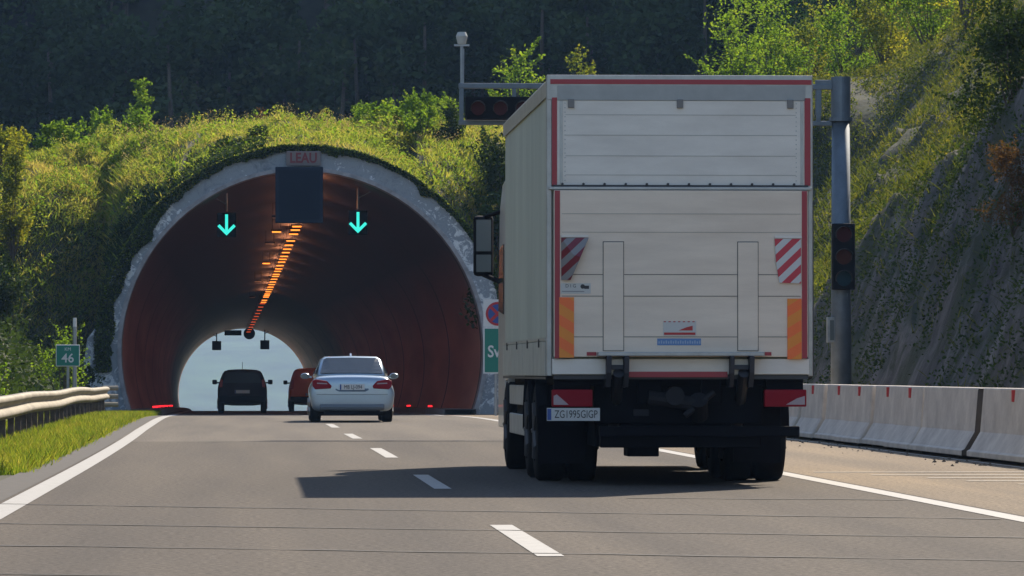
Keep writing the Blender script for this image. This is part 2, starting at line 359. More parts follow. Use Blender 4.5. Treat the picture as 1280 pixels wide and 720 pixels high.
# grass over the mound
def front_pts(n, s0, s1, t0=0, t1=1):
    P = []
    for _ in range(n):
        t = t0 + (t1 - t0) * rnd.random(); P.append(front(s0 + (s1 - s0) * rnd.random(), t))
    return P
sA = 7; sB = 12 + NA + 8
pts = front_pts(46000, sA, sB, 0, 1) + front_pts(26000, 5.5, 12.3, 0, 1)
blades('mound_grass', pts, .20, .018, L_mound, .7)
pts = front_pts(30000, sA, sB, .03, 1)
pts += front_pts(40000, sA, sB, .03, 1) + front_pts(42000, 5.5, 12.3, .1, 1)
wd = []
for x, y, z in pts:
    c = fbm(x, y * .8 + z, 1.1, 3); hgt = max(0, c - .02) * 1.1
    if c > -.25 + .3 * rnd.random(): wd.append((x, y, z + .03 + (hgt + .10) * rnd.random() ** .7))
tag(leaves('broad_weeds', [(x, y, z + .05) for x, y, z in wd[::9] if fbm(x, y, 1.6) > .08], .14, L_bush, updown=.3, aspect=.6), kind='stuff')
tag(leaves('mound_weeds', wd, .085, L_mweed, updown=.5, aspect=.4), kind='stuff')
hd = []
for _ in range(420):
    i_ = rnd.random(); px_ = front(sA + 1 + (sB - sA - 2) * i_, .3 + .7 * rnd.random()); hh_ = .35 + .4 * rnd.random()
    hd += [(px_[0] + rnd.gauss(0, .03 + .06 * q_ / 18), px_[1] + rnd.gauss(0, .05), px_[2] + hh_ * (q_ / 18) ** .7) for q_ in range(18)]
tag(leaves('seed_heads', hd, .06, L_seed, updown=.8, aspect=.4), kind='stuff')
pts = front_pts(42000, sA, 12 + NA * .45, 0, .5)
tag(leaves('mound_shade_cover', [(x, y, z + .05 + .2 * rnd.random()) for x, y, z in pts if z < 3.7 + .60 * (x + 8) + 1.3 * fbm(x, z, .9)], .13, L_dark, updown=.2), kind='stuff')  # ground cover in dark leaves, shade of the steep lower slope put into colour
pts = front_pts(90000, 12 + NA + 3, 12 + NA + 15, 0, 1)
pts = [p for p in pts if p[0] < 26]
tag(leaves('bank_ground_cover', [(x, y, z + abs(rnd.gauss(0, .16))) for x, y, z in pts ], .10, L_slope, updown=.25), kind='stuff')
blades('bank_grass', pts[::3], .22, .013, L_slope, .7)
# fringe of hanging turf on the ring edge
pts = []; pts2 = []
for _ in range(26000):
    i = rnd.random(); th = math.pi + .10 - (math.pi * 1.05) * i; dg_ = math.degrees(th)
    reach = .10 + .10 * max(0, fbm(th * 3, 2, 1)) + .16 * max(0, fbm(th * 9, 5, 1))
    if dg_ < 80: reach *= .5 + .9 * max(0, fbm(th * 6, 8, 1))
    if 118 < dg_ < 186: reach += .24 * min(1, (dg_ - 118) / 25) * (1 + .8 * fbm(th * 5, 1, 1))
    p = ring_pt(th, RO + .12 - (reach + .10) * rnd.random() ** .8)
    (pts2 if rnd.random() < .75 else pts).append((p[0], Y0 - .47 - .10 * rnd.random(), p[2] - .04 * rnd.random()))
pts += [(ring_pt(th, RO + .04)[0], Y0 - .4 * rnd.random(), ring_pt(th, RO + .04)[2] + .06 * rnd.random()) for th in [rnd.uniform(.1, math.pi) for _ in range(5000)]]
tag(leaves('turf_fringe', pts, .09, L_mweed, updown=.3), kind='stuff')
tag(leaves('ivy_fringe', pts2, .09, L_dark, updown=-.3), kind='stuff')
# verge grass beside the road
pts = []
for _ in range(110000):
    Y = 52 + 94 * rnd.random() ** 1.15; x = -2.5 - 3.2 * rnd.random() ** 1.1 + .05 * rnd.gauss(0, 1)
    pts.append((x + off(Y), Y, side_left(x, Y)))
blades('verge_grass', pts, .14, .007, L_green, .45)
# left bank undergrowth
pts = []
for _ in range(16000):
    Y = 85 + 62 * rnd.random(); x = -5.0 - 5.5 * rnd.random(); pts.append((x, Y, left_n(x, Y) + abs(rnd.gauss(0, .28))))
tag(leaves('bank_undergrowth', pts, .17, L_dark, updown=.2), kind='stuff')
# right cutting: ground cover
pl = []; pd = []; pr = []
for _ in range(700000):
    Y = 58 + 160 * rnd.random(); x = 10.9 + 32 * rnd.random() ** 1.1; sx_ = 320 + 6000 * x / Y
    if sx_ < 960 or sx_ > 1330: continue
    d = x - 10.9; hs = min(9.0, max(.6, 9 - (Y - 72) * .19)); steep = d * 2.25 < hs + .6
    nz_ = fbm(x + 5, Y, .35, 4)
    z = rock_n(x, Y) if Y < 161 else H(x, Y)
    if z > 1.09 + 500 * Y / 6000: continue
    if steep:
        if nz_ + .10 * (z - 2.6) > -.10 - .3 * rnd.random(): pd.append((x - .1, Y, z + .02 + abs(rnd.gauss(0, .16))))
    elif nz_ > -.55: pl.append((x, Y, z + abs(rnd.gauss(0, .13))))
tag(leaves('cutting_ground_cover', pl, .10, L_slope, updown=.25), kind='stuff')
tag(leaves('cutting_creepers', pd, .07, L_dark, updown=-.2), kind='stuff')
blades('cliff_grass', pd[::4], .16, .008, L_slope, .9)
blades('cutting_grass', pl[::2], .22, .011, L_slope, .7)

def shrub(name, label, cat, loc, w_, h_, n, size, m, seed, group=None, spiky=0.3, trunk=.0, dep=None, nb=9, lean=0, st=1.0):
    r = random.Random(seed); dep = dep or w_
    root = thing(name, label, cat, loc, 0, group)
    tr = MB(); pts = []
    blobs = []
    z0 = h_ * trunk
    for i in range(nb):
        a = r.random() * 6.283; q = r.random() ** .5; z = z0 + (h_ - z0) * (.15 + .75 * r.random())
        k = 1 - abs((z - z0) / (h_ - z0) - .4) * .9
        c = Vector((math.cos(a) * q * w_ * .36 * k + lean * z / h_, math.sin(a) * q * dep * .36 * k, z))
        rad = (.16 + .14 * r.random()) * min(w_, (h_ - z0) * .9); blobs.append((c, rad))
        tr.cyl((0, 0, 0), c, (.025 * h_ / 3 + .008) * st, .005, 6)
    if trunk: tr.cyl((0, 0, 0), (lean * .5, 0, z0 + .45 * (h_ - z0)), .035 * h_ / 3 + .03, .02, 8)
    ns = int(nb * 2.2)
    for j in range(n):
        if r.random() < spiky:
            q = j % ns; rr = random.Random(seed * 97 + q); c, rad = blobs[q % nb]
            d = Vector((rr.gauss(0, .5), rr.gauss(0, .5), abs(rr.gauss(.6, .5)))).normalized(); L = rad * (1.1 + .9 * rr.random())
            t = r.random(); p = c + d * L * t + Vector([r.gauss(0, .05 * (1.3 - t)) * h_ / 3 for _ in range(3)])
        else:
            c, rad = blobs[r.randrange(nb)]; d = Vector((r.gauss(0, 1), r.gauss(0, 1), r.gauss(0, 1))).normalized()
            p = c + d * rad * (.35 + .65 * r.random() ** .5); p.z = max(p.z, .02)
        pts.append(p)
    leaves('crown' if trunk else 'foliage', [tuple(p) for p in pts], size, m, root)
    tr.build('trunk' if trunk else 'stems', M_bark, root)
    return root
def at(px, py, Y):  # a point of the photograph at distance Y (small-angle projection of the camera above)
    return ((px - 320) / 6000 * Y, Y, 1.09 + (465 - py) / 6000 * Y)
def base_at(px, Y, hf=None):
    x = (px - 320) / 6000 * Y; return (x, Y, (hf or H)(x, Y) - .05)
# bushes on the mound crest
GB = 'bushes along the crest above the tunnel'
shrub('bush', 'small bright green bush left of two saplings on the grassy mound', 'bush', base_at(120, 161), 2.4, 1.5, 1500, .12, L_bush, 1, GB)
shrub('sapling', 'thin pointed sapling rising above the mound crest left of the taller one', 'sapling', base_at(128, 163), .9, 2.2, 700, .12, L_bush, 2, None, .7)
shrub('sapling', 'taller pointed sapling standing highest on the left of the mound', 'sapling', base_at(178, 163), 1.1, 2.8, 1000, .12, L_bush, 3, None, .7)
shrub('bush', 'rounded green bush at the foot of the tallest sapling on the mound', 'bush', base_at(168, 161), 2.2, 1.5, 1500, .12, L_bush, 4, GB)
shrub('bush', 'broad pale green bush at the far left edge of the mound', 'bush', base_at(15, 160.5), 3.0, 1.3, 1800, .12, L_yel, 5, GB)
shrub('bush', 'low wide green bush on the crest just right of the name plate', 'bush', base_at(470, 158), 3.9, 1.2, 5200, .10, L_bush, 6, GB, .3, nb=22)
shrub('bush', 'dense bright green bush on the crest left of the overhead signal', 'bush', base_at(535, 157.5), 3.6, 1.4, 5200, .10, L_bush, 7, GB, .3, nb=22)
shrub('bush', 'yellow flowering bush on the slope above the right side of the arch', 'bush', front(12 + NA * .66, .35), 1.8, .8, 1100, .10, L_yel, 8, GB, .3)
shrub('bush', 'green bush with yellow tips between arch and dark tree', 'bush', front(12 + NA * .72, .4), 1.9, 1.1, 1500, .11, L_bush, 9, GB, .3)
shrub('weed_clump', 'tall dry brown weed sticking up at the middle of the crest', 'weed', base_at(325, 160.2), .5, .8, 160, .08, L_rust, 10, None, .9)
shrub('weed_clump', 'dry grey weeds on the crest left of the middle', 'weed', base_at(262, 160.2), .9, .6, 200, .08, L_dry, 12, None, .9)
shrub('climbing_shrub', 'tall yellow green climbing shrub on the left slope', 'shrub', front(8.6, .12), 1.2, 4.2, 5200, .10, L_yel, 13, None, .4, nb=24, st=.3)
# dark tree right of the portal and lit bush above the arm
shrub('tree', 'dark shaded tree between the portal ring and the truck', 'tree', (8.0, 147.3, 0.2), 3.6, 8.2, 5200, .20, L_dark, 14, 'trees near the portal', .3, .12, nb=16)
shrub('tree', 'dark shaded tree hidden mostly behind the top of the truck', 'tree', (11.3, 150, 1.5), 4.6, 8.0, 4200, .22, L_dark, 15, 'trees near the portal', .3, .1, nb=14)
shrub('tree', 'pointed sunlit young tree behind the overhead signal gantry', 'tree', base_at(648, 172), 2.8, 3.6, 2200, .13, L_bush, 16, None, .7, .06, nb=10)
shrub('tree', 'slender yellow green tree top rising over the truck roof', 'tree', base_at(730, 176), 1.8, 3.3, 900, .12, L_yel, 17, None, .6, .06)
p_ = front(12 + NA * .865, .18)
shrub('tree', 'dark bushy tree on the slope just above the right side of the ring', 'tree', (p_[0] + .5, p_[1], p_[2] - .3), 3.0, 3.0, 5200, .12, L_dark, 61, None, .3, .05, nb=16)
p_ = front(12 + NA * .78, .5)
shrub('bush', 'dark green bush on the slope left of the overhead signal', 'bush', (p_[0] + .2, p_[1], p_[2] - .1), 1.9, 1.2, 2200, .11, L_dark, 62, None, .3, nb=12)
shrub('bush', 'bright leafy bush in the middle of the left mound', 'bush', front(9.5, .8), 2.2, 1.1, 2600, .11, L_bush, 63, GB, .35, nb=14)
shrub('bush', 'yellowish leafy bush low on the left mound near the climbing shrub', 'bush', front(7.9, .45), 2.0, 1.3, 2400, .12, L_yel, 64, GB, .35, nb=14)
# left roadside shrubs
shrub('roadside_shrub', 'sunlit leafy shrub behind the guardrail beside the small green sign', 'shrub', (-4.85, 122, 0), 1.9, 2.15, 1500, .085, L_bush, 18, None, .65)
shrub('roadside_shrub', 'sparse leafy shrub behind the guardrail at the left picture edge', 'shrub', (-4.95, 93, 0), .9, 1.35, 420, .07, L_bush, 19, None, .7)
shrub('roadside_shrub', 'dark low shrub at the foot of the left portal wall', 'shrub', (-5.0, 141, -.1), 1.5, 1.3, 900, .1, L_dark, 20, None, .4)
shrub('roadside_shrub', 'big dark shrub on the left bank below the mound', 'shrub', (-7.2, 137, .9), 2.4, 2.8, 2600, .13, L_dark, 22, None, .4)
# bushes on the right slope crest
GR = 'bushes along the crest of the right cutting'
for i, (px, py, Y, w_, h_, m, lb) in enumerate((
    (925, 175, 165, 3.2, 3.6, L_bush, 'bright green bush just right of the truck roof corner, leftmost of the slope'),
    (965, 150, 172, 3.2, 4.0, L_bush, 'tall bright green bush behind the top of the signal pole'),
    (1010, 130, 178, 3.6, 3.6, L_yel, 'yellow tinged bush to the right behind the pole top'),
    (1060, 110, 170, 3.4, 3.0, L_bush, 'rounded green bush above the sunny slope'),
    (1110, 95, 165, 3.4, 3.2, L_yel, 'yellow green bush high on the right slope'),
    (1165, 80, 160, 3.6, 3.2, L_bush, 'leafy green bush near the top edge of the right slope'),
    (1215, 60, 150, 3.4, 3.2, L_yel, 'loose bush above the dark hollow at upper right'),
    (1075, 60, 200, 4.4, 5.0, L_bush, 'tall light green tree reaching the top edge over the right slope'),
    (1150, 40, 205, 4.4, 5.0, L_yel, 'yellowing tree at the top edge right of the light green one'),
    (1010, 45, 210, 3.0, 5.5, L_bush, 'slim light green tree standing against the dark woods'))):
    x = (px - 320) / 6000 * Y; z = min(max(H(x, Y), side_right(x, Y)), 40)
    shrub('bush' if h_ < 4.5 else 'tree', lb, 'bush' if h_ < 4.5 else 'tree', (x, Y, z - .1), w_, h_, 4200, .12, m, 30 + i, GR if h_ < 4.5 else None, .35, 0 if h_ < 4.5 else .08, nb=14)
shrub('tree', 'dark shaded tree overhanging the rock face at upper right', 'tree', (13.6, 85, 4.9), 2.4, 3.2, 9000, .08, L_dark, 50, None, .3, .08, nb=12)
shrub('bush', 'rust coloured bush clinging to the rock at the right edge', 'bush', (12.35, 78, 3.3), 1.0, 1.5, 4200, .045, L_rust, 51, None, .35, nb=20, st=.35)

# dark woodland on the hill, one mass
pts = []; tr = MB()
for k in range(400):
    Y = 226 + 62 * rnd.random(); x = -20 + 72 * rnd.random(); z = H(x, Y); h = 7 + 5 * rnd.random()
    if z > 1.09 + 520 * Y / 6000: continue
    tr.cyl((x, Y, z - .5), (x + rnd.gauss(0, .3), Y, z + h * .7), .2, .06, 6)
    for b in range(7):
        cz = z + h * (.18 + .75 * rnd.random()); q = 1.0 - abs((cz - z) / h - .4); c = (x + rnd.gauss(0, 1.3 * q), Y + rnd.gauss(0, 1.3 * q), cz); rd = (.8 + .9 * rnd.random()) * (.5 + q * .6)
        u = G.normal(size=(150, 3)); u /= np.linalg.norm(u, axis=1)[:, None]
        pts.append(np.array(c) + u * rd * (.5 + .5 * G.random(150))[:, None])
tag(leaves('woodland', np.concatenate(pts), .42, L_wood, aspect=.6), kind='stuff')
tag(tr.build('woodland_trunks', M_bark), kind='stuff')

# ------------------------------------------------------------------ tunnel
def lining_mat():
    m = bpy.data.materials.new('tunnel_lining'); m.use_nodes = True
    n = m.node_tree.nodes; l = m.node_tree.links; b = n['Principled BSDF']; b.inputs['Roughness'].default_value = .5; b.inputs['Specular IOR Level'].default_value = .35
    tc = n.new('ShaderNodeTexCoord'); mp = n.new('ShaderNodeMapping'); mp.inputs['Scale'].default_value = (.5, .05, .5); l.new(tc.outputs['Object'], mp.inputs[0])
    a = n.new('ShaderNodeTexNoise'); a.inputs['Scale'].default_value = 1.5; a.inputs['Detail'].default_value = 8; l.new(mp.outputs[0], a.inputs['Vector'])
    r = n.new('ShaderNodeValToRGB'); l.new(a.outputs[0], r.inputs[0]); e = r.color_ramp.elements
    e[0].position = .3; e[0].color = (.42, .16, .10, 1); e[1].position = .7; e[1].color = (.68, .31, .21, 1)  # orange lamp glow put into the red-brown wall colour
    sp = n.new('ShaderNodeSeparateXYZ'); l.new(tc.outputs['Object'], sp.inputs[0])
    # darker crown of the vault, above the reddened walls
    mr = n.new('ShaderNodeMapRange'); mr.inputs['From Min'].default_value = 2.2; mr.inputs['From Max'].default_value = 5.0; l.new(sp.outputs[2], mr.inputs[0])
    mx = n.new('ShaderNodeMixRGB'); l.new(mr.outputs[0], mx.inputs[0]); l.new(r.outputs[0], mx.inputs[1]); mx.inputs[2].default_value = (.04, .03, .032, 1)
    # joints between the cast blocks
    dv = n.new('ShaderNodeMath'); dv.operation = 'DIVIDE'; dv.inputs[1].default_value = 21; l.new(sp.outputs[1], dv.inputs[0])
    fr = n.new('ShaderNodeMath'); fr.operation = 'FRACT'; l.new(dv.outputs[0], fr.inputs[0])
    gt = n.new('ShaderNodeMath'); gt.operation = 'LESS_THAN'; gt.inputs[1].default_value = .03; l.new(fr.outputs[0], gt.inputs[0])
    m2 = n.new('ShaderNodeMixRGB'); l.new(gt.outputs[0], m2.inputs[0]); l.new(mx.outputs[0], m2.inputs[1]); m2.inputs[2].default_value = (.02, .018, .018, 1)
    l.new(m2.outputs[0], b.inputs['Base Color'])
    return m
def ringstone():
    m = bpy.data.materials.new('portal_stone'); m.use_nodes = True
    n = m.node_tree.nodes; l = m.node_tree.links; b = n['Principled BSDF']; b.inputs['Roughness'].default_value = .9
    tc = n.new('ShaderNodeTexCoord')
    a = n.new('ShaderNodeTexNoise'); a.inputs['Scale'].default_value = 4.2; a.inputs['Detail'].default_value = 12; a.inputs['Roughness'].default_value = .78; a.inputs['Distortion'].default_value = 1.2; l.new(tc.outputs['Object'], a.inputs['Vector'])
    c = n.new('ShaderNodeTexNoise'); c.inputs['Scale'].default_value = .9; c.inputs['Detail'].default_value = 3; l.new(tc.outputs['Object'], c.inputs['Vector'])
    sp = n.new('ShaderNodeSeparateXYZ'); l.new(tc.outputs['Object'], sp.inputs[0])
    mr = n.new('ShaderNodeMapRange'); mr.inputs['From Min'].default_value = 7.6; mr.inputs['From Max'].default_value = 4.8; mr.inputs['To Min'].default_value = -.10; mr.inputs['To Max'].default_value = .03; l.new(sp.outputs[2], mr.inputs[0])
    ad = n.new('ShaderNodeMath'); ad.operation = 'MULTIPLY_ADD'; ad.inputs[1].default_value = .45; l.new(c.outputs[0], ad.inputs[0]); l.new(mr.outputs[0], ad.inputs[2])
    a2 = n.new('ShaderNodeMath'); a2.operation = 'ADD'; l.new(ad.outputs[0], a2.inputs[0]); l.new(a.outputs[0], a2.inputs[1])
    r = n.new('ShaderNodeValToRGB'); l.new(a2.outputs[0], r.inputs[0]); e = r.color_ramp.elements
    e[0].position = .45; e[0].color = (.20, .22, .24, 1); e[1].position = .9; e[1].color = (.85, .85, .83, 1)
    x = e.new(.66); x.color = (.34, .36, .38, 1); x = e.new(.755); x.color = (.30, .32, .35, 1); x = e.new(.79); x.color = (.72, .72, .72, 1)
    l.new(r.outputs[0], b.inputs['Base Color'])
    bp = n.new('ShaderNodeBump'); bp.inputs['Strength'].default_value = .6; bp.inputs['Distance'].default_value = .05; l.new(a.outputs[0], bp.inputs['Height']); l.new(bp.outputs[0], b.inputs['Normal'])
    return m
M_lin = lining_mat(); M_ring = ringstone()
M_conc = mat('plain_concrete', (.33, .33, .32), .85, var=.25, vscale=2, bump=.3, bscale=15)
th_i = math.asin(AH / AR)
tun = thing('tunnel', 'road tunnel with a wide round mouth and dark reddish lining', 'tunnel', (0, 0, 0))
NI = 56
def arc(r, Y, t0, n=NI): return [ring_pt(math.pi + t0 - (math.pi + 2 * t0) * i / n, r, Y) for i in range(n + 1)]
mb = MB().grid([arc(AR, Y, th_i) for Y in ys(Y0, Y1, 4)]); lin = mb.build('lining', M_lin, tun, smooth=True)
# outer skin so the vault has thickness
def annulus(ri, ro, ya, yb):
    m = MB(); to = math.asin(AH / ro); ti = math.asin(AH / ri)
    a = []
    for i in range(NI + 1):
        f = i / NI; tho = math.pi + to - (math.pi + 2 * to) * f; thi = math.pi + ti - (math.pi + 2 * ti) * f
        cx_ = xc(Y0) ; cz_ = rz(Y0) + AH
        pi_ = (cx_ + ri * math.cos(thi), cz_ + ri * math.sin(thi)); po = (cx_ + ro * math.cos(tho), cz_ + ro * math.sin(tho))
        a.append([(pi_[0], ya, pi_[1]), (po[0], ya, po[1]), (po[0], yb, po[1]), (pi_[0], yb, pi_[1])])
    return m.grid(a, closed=True)
annulus(AR + .10, RO, Y0 - .45, Y0 + .6).build('portal_ring', M_ring, tun)
annulus(AR - .02, AR + .10, Y0 - .52, Y0 + .55).build('mouth_lip', mat('lip_concrete', (.36, .34, .34), .8, var=.3, vscale=3), tun)
# concrete retaining walls each side of the mouth
z0 = rz(Y0)
MB().prism_y([(-5.25, z0 - .3), (-4.46, z0 - .3), (-4.9, z0 + 1.9), (-4.8, z0 + 2.7), (-5.1, z0 + 2.3), (-5.25, z0 + 1.3)], Y0 - .25, Y0 + .4).build('wing_wall', M_ring, tun, bevel=.04)
MB().prism_y([(7.15, z0 - .3), (9.8, z0 - .3), (9.8, z0 + .6), (8.0, z0 + 1.1), (7.4, z0 + 1.3), (7.5, z0 + .7)], Y0 - .25, Y0 + .4).build('wing_wall', M_conc, tun, bevel=.04)
# exit head wall
xe = xc(Y1); ze = rz(Y1)
P = []
for i in range(NI + 1):
    th = math.pi + th_i - (math.pi + 2 * th_i) * i / NI; p = ring_pt(th, AR, Y1)
    q = (xe + (-40 + 80 * i / NI), Y1 + .3, ze + (11.5 if 0 < i < NI else -.4)); P.append([(p[0], Y1 + .3, p[2]), q])
MB().grid(P).build('exit_head_wall', M_conc, tun)
# walkways inside
for s in (-1, 1):
    P = []
    for Y in ys(Y0 - 1.5, Y1, 4):
        c = xc(Y); z = rz(Y); a, b = c + s * 4.25, c + s * 5.2
        P.append([(a, Y, z - .1), (a, Y, z + .16), (b, Y, z + .16), (b, Y, z - .1)])
    S(MB().grid(P).build('walkway', M_conc))
# fan-like boxes
M_dmetal = mat('dark_metal', (.02, .02, .022), .8, spec=.15)
M_gmetal = mat('galvanised_metal', (.38, .41, .43), .5, .6, var=.15, vscale=4)
M_blk = mat('black_plastic', (.010, .011, .014), .8, spec=.15)
M_lamp = mat('orange_lamp', (.8, .3, .05), .5, emit=(1.0, .25, .03), estr=1.1)
M_lampd = mat('dim_orange_lamp', (.8, .25, .05), .5, emit=(1.0, .12, .03), estr=.35)
M_lampoff = mat('unlit_lamp', (.3, .3, .3), .3)
def tlamp(m, proto_lab):
    t = thing('tunnel_lamp', proto_lab, 'lamp', (0, 0, 0), 0, 'orange lamps along the tunnel vault')
    box('housing', M_dmetal, -.25, .25, -.2, .26, 0, .06, t)
    MB().prism_x([(-.20, -.055), (-.20, -.004), (.25, -.004), (.2, -.012)], -.21, .21).build('glowing_glass', m, t)
    MB().cyl((-.2, 0, .1), (-.2, 0, .5), .012).cyl((.2, 0, .1), (.2, 0, .5), .012).each('hanger', M_dmetal, t)
    return t
lA = tlamp(M_lamp, ''); lB = tlamp(M_lampd, ''); lC = tlamp(M_lampoff, '')
first = {0: True, 1: True, 2: True}
def place(k, proto, loc, lab, grp):
    o = proto if first[k] else copy_tree(proto); first[k] = False
    o.scale = (.8, 1, 1); o.location = loc; o['label'] = lab; o['group'] = grp; return o
nglow = [0]
def lampglow(Y):
    nglow[0] += 1
    if nglow[0] % 3 != 1: return
    L = bpy.data.lights.new('lamp_glow', 'POINT'); L.energy = 22; L.color = (1, .36, .16); L.shadow_soft_size = .2
    o = bpy.data.objects.new('lamp_glow', L); COL.objects.link(o); o.location = (xc(Y) + .28, Y, rz(Y) + 6.6)
Yl = 151.0; k = 0
while Yl < 302:
    place(0, lA, (xc(Yl) + .28, Yl, rz(Yl) + 6.85), 'bright orange lamp in the long row along the tunnel ceiling', 'bright orange ceiling lamps'); lampglow(Yl); Yl += rnd.choice((3.6, 4.2, 4.4, 5.0, 5.2, 7.6))
while Yl < 398:
    place(1, lB, (xc(Yl) + .25, Yl, rz(Yl) + 6.85), 'dim orange lamp at the far end of the ceiling row', 'dim orange ceiling lamps'); Yl += 9
for Yl in (181., 221.):
    t = place(0, lA, (xc(Yl) - .42, Yl, rz(Yl) + 6.8), 'nearer single orange lamp left of the ceiling row' if Yl < 200 else 'farther single orange lamp left of the ceiling row', 'side lamps')
    del t['group']
for Yl in (166., 193., 250., 284.):
    place(2, lC, (xc(Yl) - .55, Yl, rz(Yl) + 6.75), 'unlit grey lamp left of the orange ceiling row', 'unlit ceiling lamps')
# red guide lights on the kerbs
M_red = mat('red_guide_light', (.6, .02, .02), .4, emit=(1, .02, .03), estr=.7)
def gl(loc, lab, g):
    t = thing('kerb_light', lab, 'guide light', loc, 0, g)
    MB().box(-.05, .05, -.06, .06, 0, .04).build('base', M_blk, t); box('red_glass', M_red, -.08, .08, -.04, .04, .04, .10, t, bevel=.01); return t
g0 = gl((xc(148) - 4.5, 148, rz(148) + .16), 'red guide light on the left walkway just inside the tunnel', 'red guide lights on the left walkway')
for i, Y in enumerate((155, 164, 176, 192)):
    c = copy_tree(g0); c.location = (xc(Y) - 4.5, Y, rz(Y) + .16)
for i, (Y, lb) in enumerate(((163, 'nearest'), (182, 'middle'), (200, 'farthest'))):
    c = copy_tree(g0); c.location = (xc(Y) + 4.6, Y, rz(Y) + .16); c['label'] = lb + ' of three red guide lights on the right walkway'; c['group'] = 'red guide lights on the right walkway'
# lane arrows
M_grn = mat('green_arrow_light', (.1, .8, .6), .4, emit=(.04, .85, .72), estr=.45)
def arrow(x, Y, z, lab):
    t = thing('lane_signal', lab, 'lane signal', (x, Y, z), 0, 'green arrow lane signals in the tunnel mouth')
    box('housing', M_blk, -.30, .30, 0, .12, -.38, .38, t, bevel=.02)
    m = MB(); th = .045
    m.box(-th, th, -.02, -.004, -.20, .33)
    for s in (-1, 1):
        m.prism_y([(0, -.33), (0, -.20), (s * .22, .02), (s * .285, -.045)][::1], -.025, -.005)
    m.build('arrow', M_grn, t)
    ztop = rz(Y) + AH + math.sqrt(AR ** 2 - (x - xc(Y)) ** 2) - z
    MB().cyl((0, .1, .42), (0, .1, ztop + .05), .03).cyl((0, .1, ztop - .35), (.45 if x > 1 else -.4, .1, ztop - .12), .02).each('hanger', M_gmetal, t)
    return t
arrow(-.92, 150, 5.68, 'left green arrow lane signal hanging in the tunnel mouth')
arrow(3.18, 150, 5.76, 'right green arrow lane signal hanging in the tunnel mouth')
def farsig(x, Y, z, lab):
    t = thing('lane_signal', lab, 'lane signal', (x, Y, z), 0, 'dark lane signals at the tunnel exit')
    box('housing', M_blk, -.38, .38, 0, .2, -.38, .38, t, bevel=.02)
    ztop = rz(Y) + AH + math.sqrt(AR ** 2 - (x - xc(Y)) ** 2) - z
    MB().cyl((0, .1, .38), (0, .1, ztop + .05), .05).cyl((0, .1, ztop - .3), (.5 if x > -1 else -.5, .1, ztop + .0), .03).each('hanger', M_dmetal, t)
farsig((271 - 320) / 15.0, 400, 1.09 + 33 / 15., 'left dark square lane signal seen against the far daylight')
farsig((331 - 320) / 15.0, 400, 1.09 + 34 / 15., 'right dark square lane signal seen against the far daylight')
t = thing('jet_fan', 'dark ventilation fan under the vault at the far tunnel exit', 'fan', (-.55, 396, rz(396) + 6.75))
MB().cyl((0, 0, 0), (0, 3, 0), .42, n=18).build('casing', M_dmetal, t, smooth=False); MB().cyl((0, -.4, 0), (0, -.01, 0), .48, .43, n=18).build('intake', M_dmetal, t)
t = thing('jet_fan', 'flat dark fan box left of the other one at the exit', 'fan', (-1.9, 397, rz(397) + 6.85))
box('casing', M_dmetal, -.7, .7, 0, 2, -.22, .2, t, bevel=.03); MB().cyl((0, -.15, 0), (0, -.002, 0), .2, n=14).build('intake', M_blk, t)

# dark message panel and name plate on the portal
M_pan = mat('dark_blue_panel', (.020, .030, .048), .9, spec=.1)
x0, _, zt = at(344, 209, 145.2); x1, _, zb = at(403.5, 279, 145.2)
t = thing('message_panel', 'dark blank message panel hanging at the crown of the tunnel mouth', 'message sign', ((x0 + x1) / 2, 145.0, (zt + zb) / 2))
hw = (x1 - x0) / 2; hh = (zt - zb) / 2
box('casing', M_pan, -hw, hw, 0, .35, -hh, hh, t, bevel=.02)
box('screen', mat('unlit_screen', (.014, .022, .036), .8, spec=.1), -hw + .1, hw - .1, -.012, -.001, -hh + .1, hh - .1, t)
box('bracket', M_dmetal, -hw + .2, hw - .2, .352, .48, hh - .4, hh - .3, t)
t = thing('name_plate', 'brown plate with red letters above the tunnel mouth', 'sign', (at(379, 198, 145.4)))
box('plate', mat('plate_brown', (.20, .16, .15), .6), -.52, .52, 0, .05, -.22, .22, t, bevel=.01)
text('lettering', 'LEAU', .42, mat('dark_red_letters', (.20, .02, .025), .5), t, (0, -.006, -.0), sx=.84, bold=.012)

# ------------------------------------------------------------------ portal side sign
M_white = mat('sign_white', (.75, .75, .73), .5); M_sgreen = mat('sign_green', (.0, .20, .14), .45); M_sblue = mat('sign_blue', (.02, .07, .3), .45); M_sred = mat('sign_red', (.5, .02, .03), .45)
t = thing('tunnel_sign', 'white and green sign board half hidden behind the truck', 'sign', (7.55, 136, rz(136)))
s = 136 / 6000
zA, zB, zC_ = [1.09 + (465 - y) * s - rz(136) for y in (374, 408.5, 467)]; xl = (604 - 320) * s - 7.55
MB().cyl((-.75, .06, 0), (-.75, .06, zA - .1), .045).cyl((.85, .06, 0), (.85, .06, zA - .1), .045).each('post', M_gmetal, t)
box('white_panel', M_white, xl, xl + 2.3, 0, .03, zB, zA, t); box('green_panel', M_white, xl, xl + 2.3, 0, .03, zC_, zB - .01, t)
box('green_field', M_sgreen, xl + .04, xl + 2.26, -.004, -.001, zC_ + .04, zB - .05, t)
cx_ = (622 - 320) * s - 7.55; cz_ = (zA + zB) / 2 - .02; rr = .34
MB().cyl((cx_, -.012, cz_), (cx_, -.002, cz_), rr, n=32).build('red_disc', M_sred, t)
MB().cyl((cx_, -.018, cz_), (cx_, -.013, cz_), rr * .8, n=32).build('blue_disc', M_sblue, t)
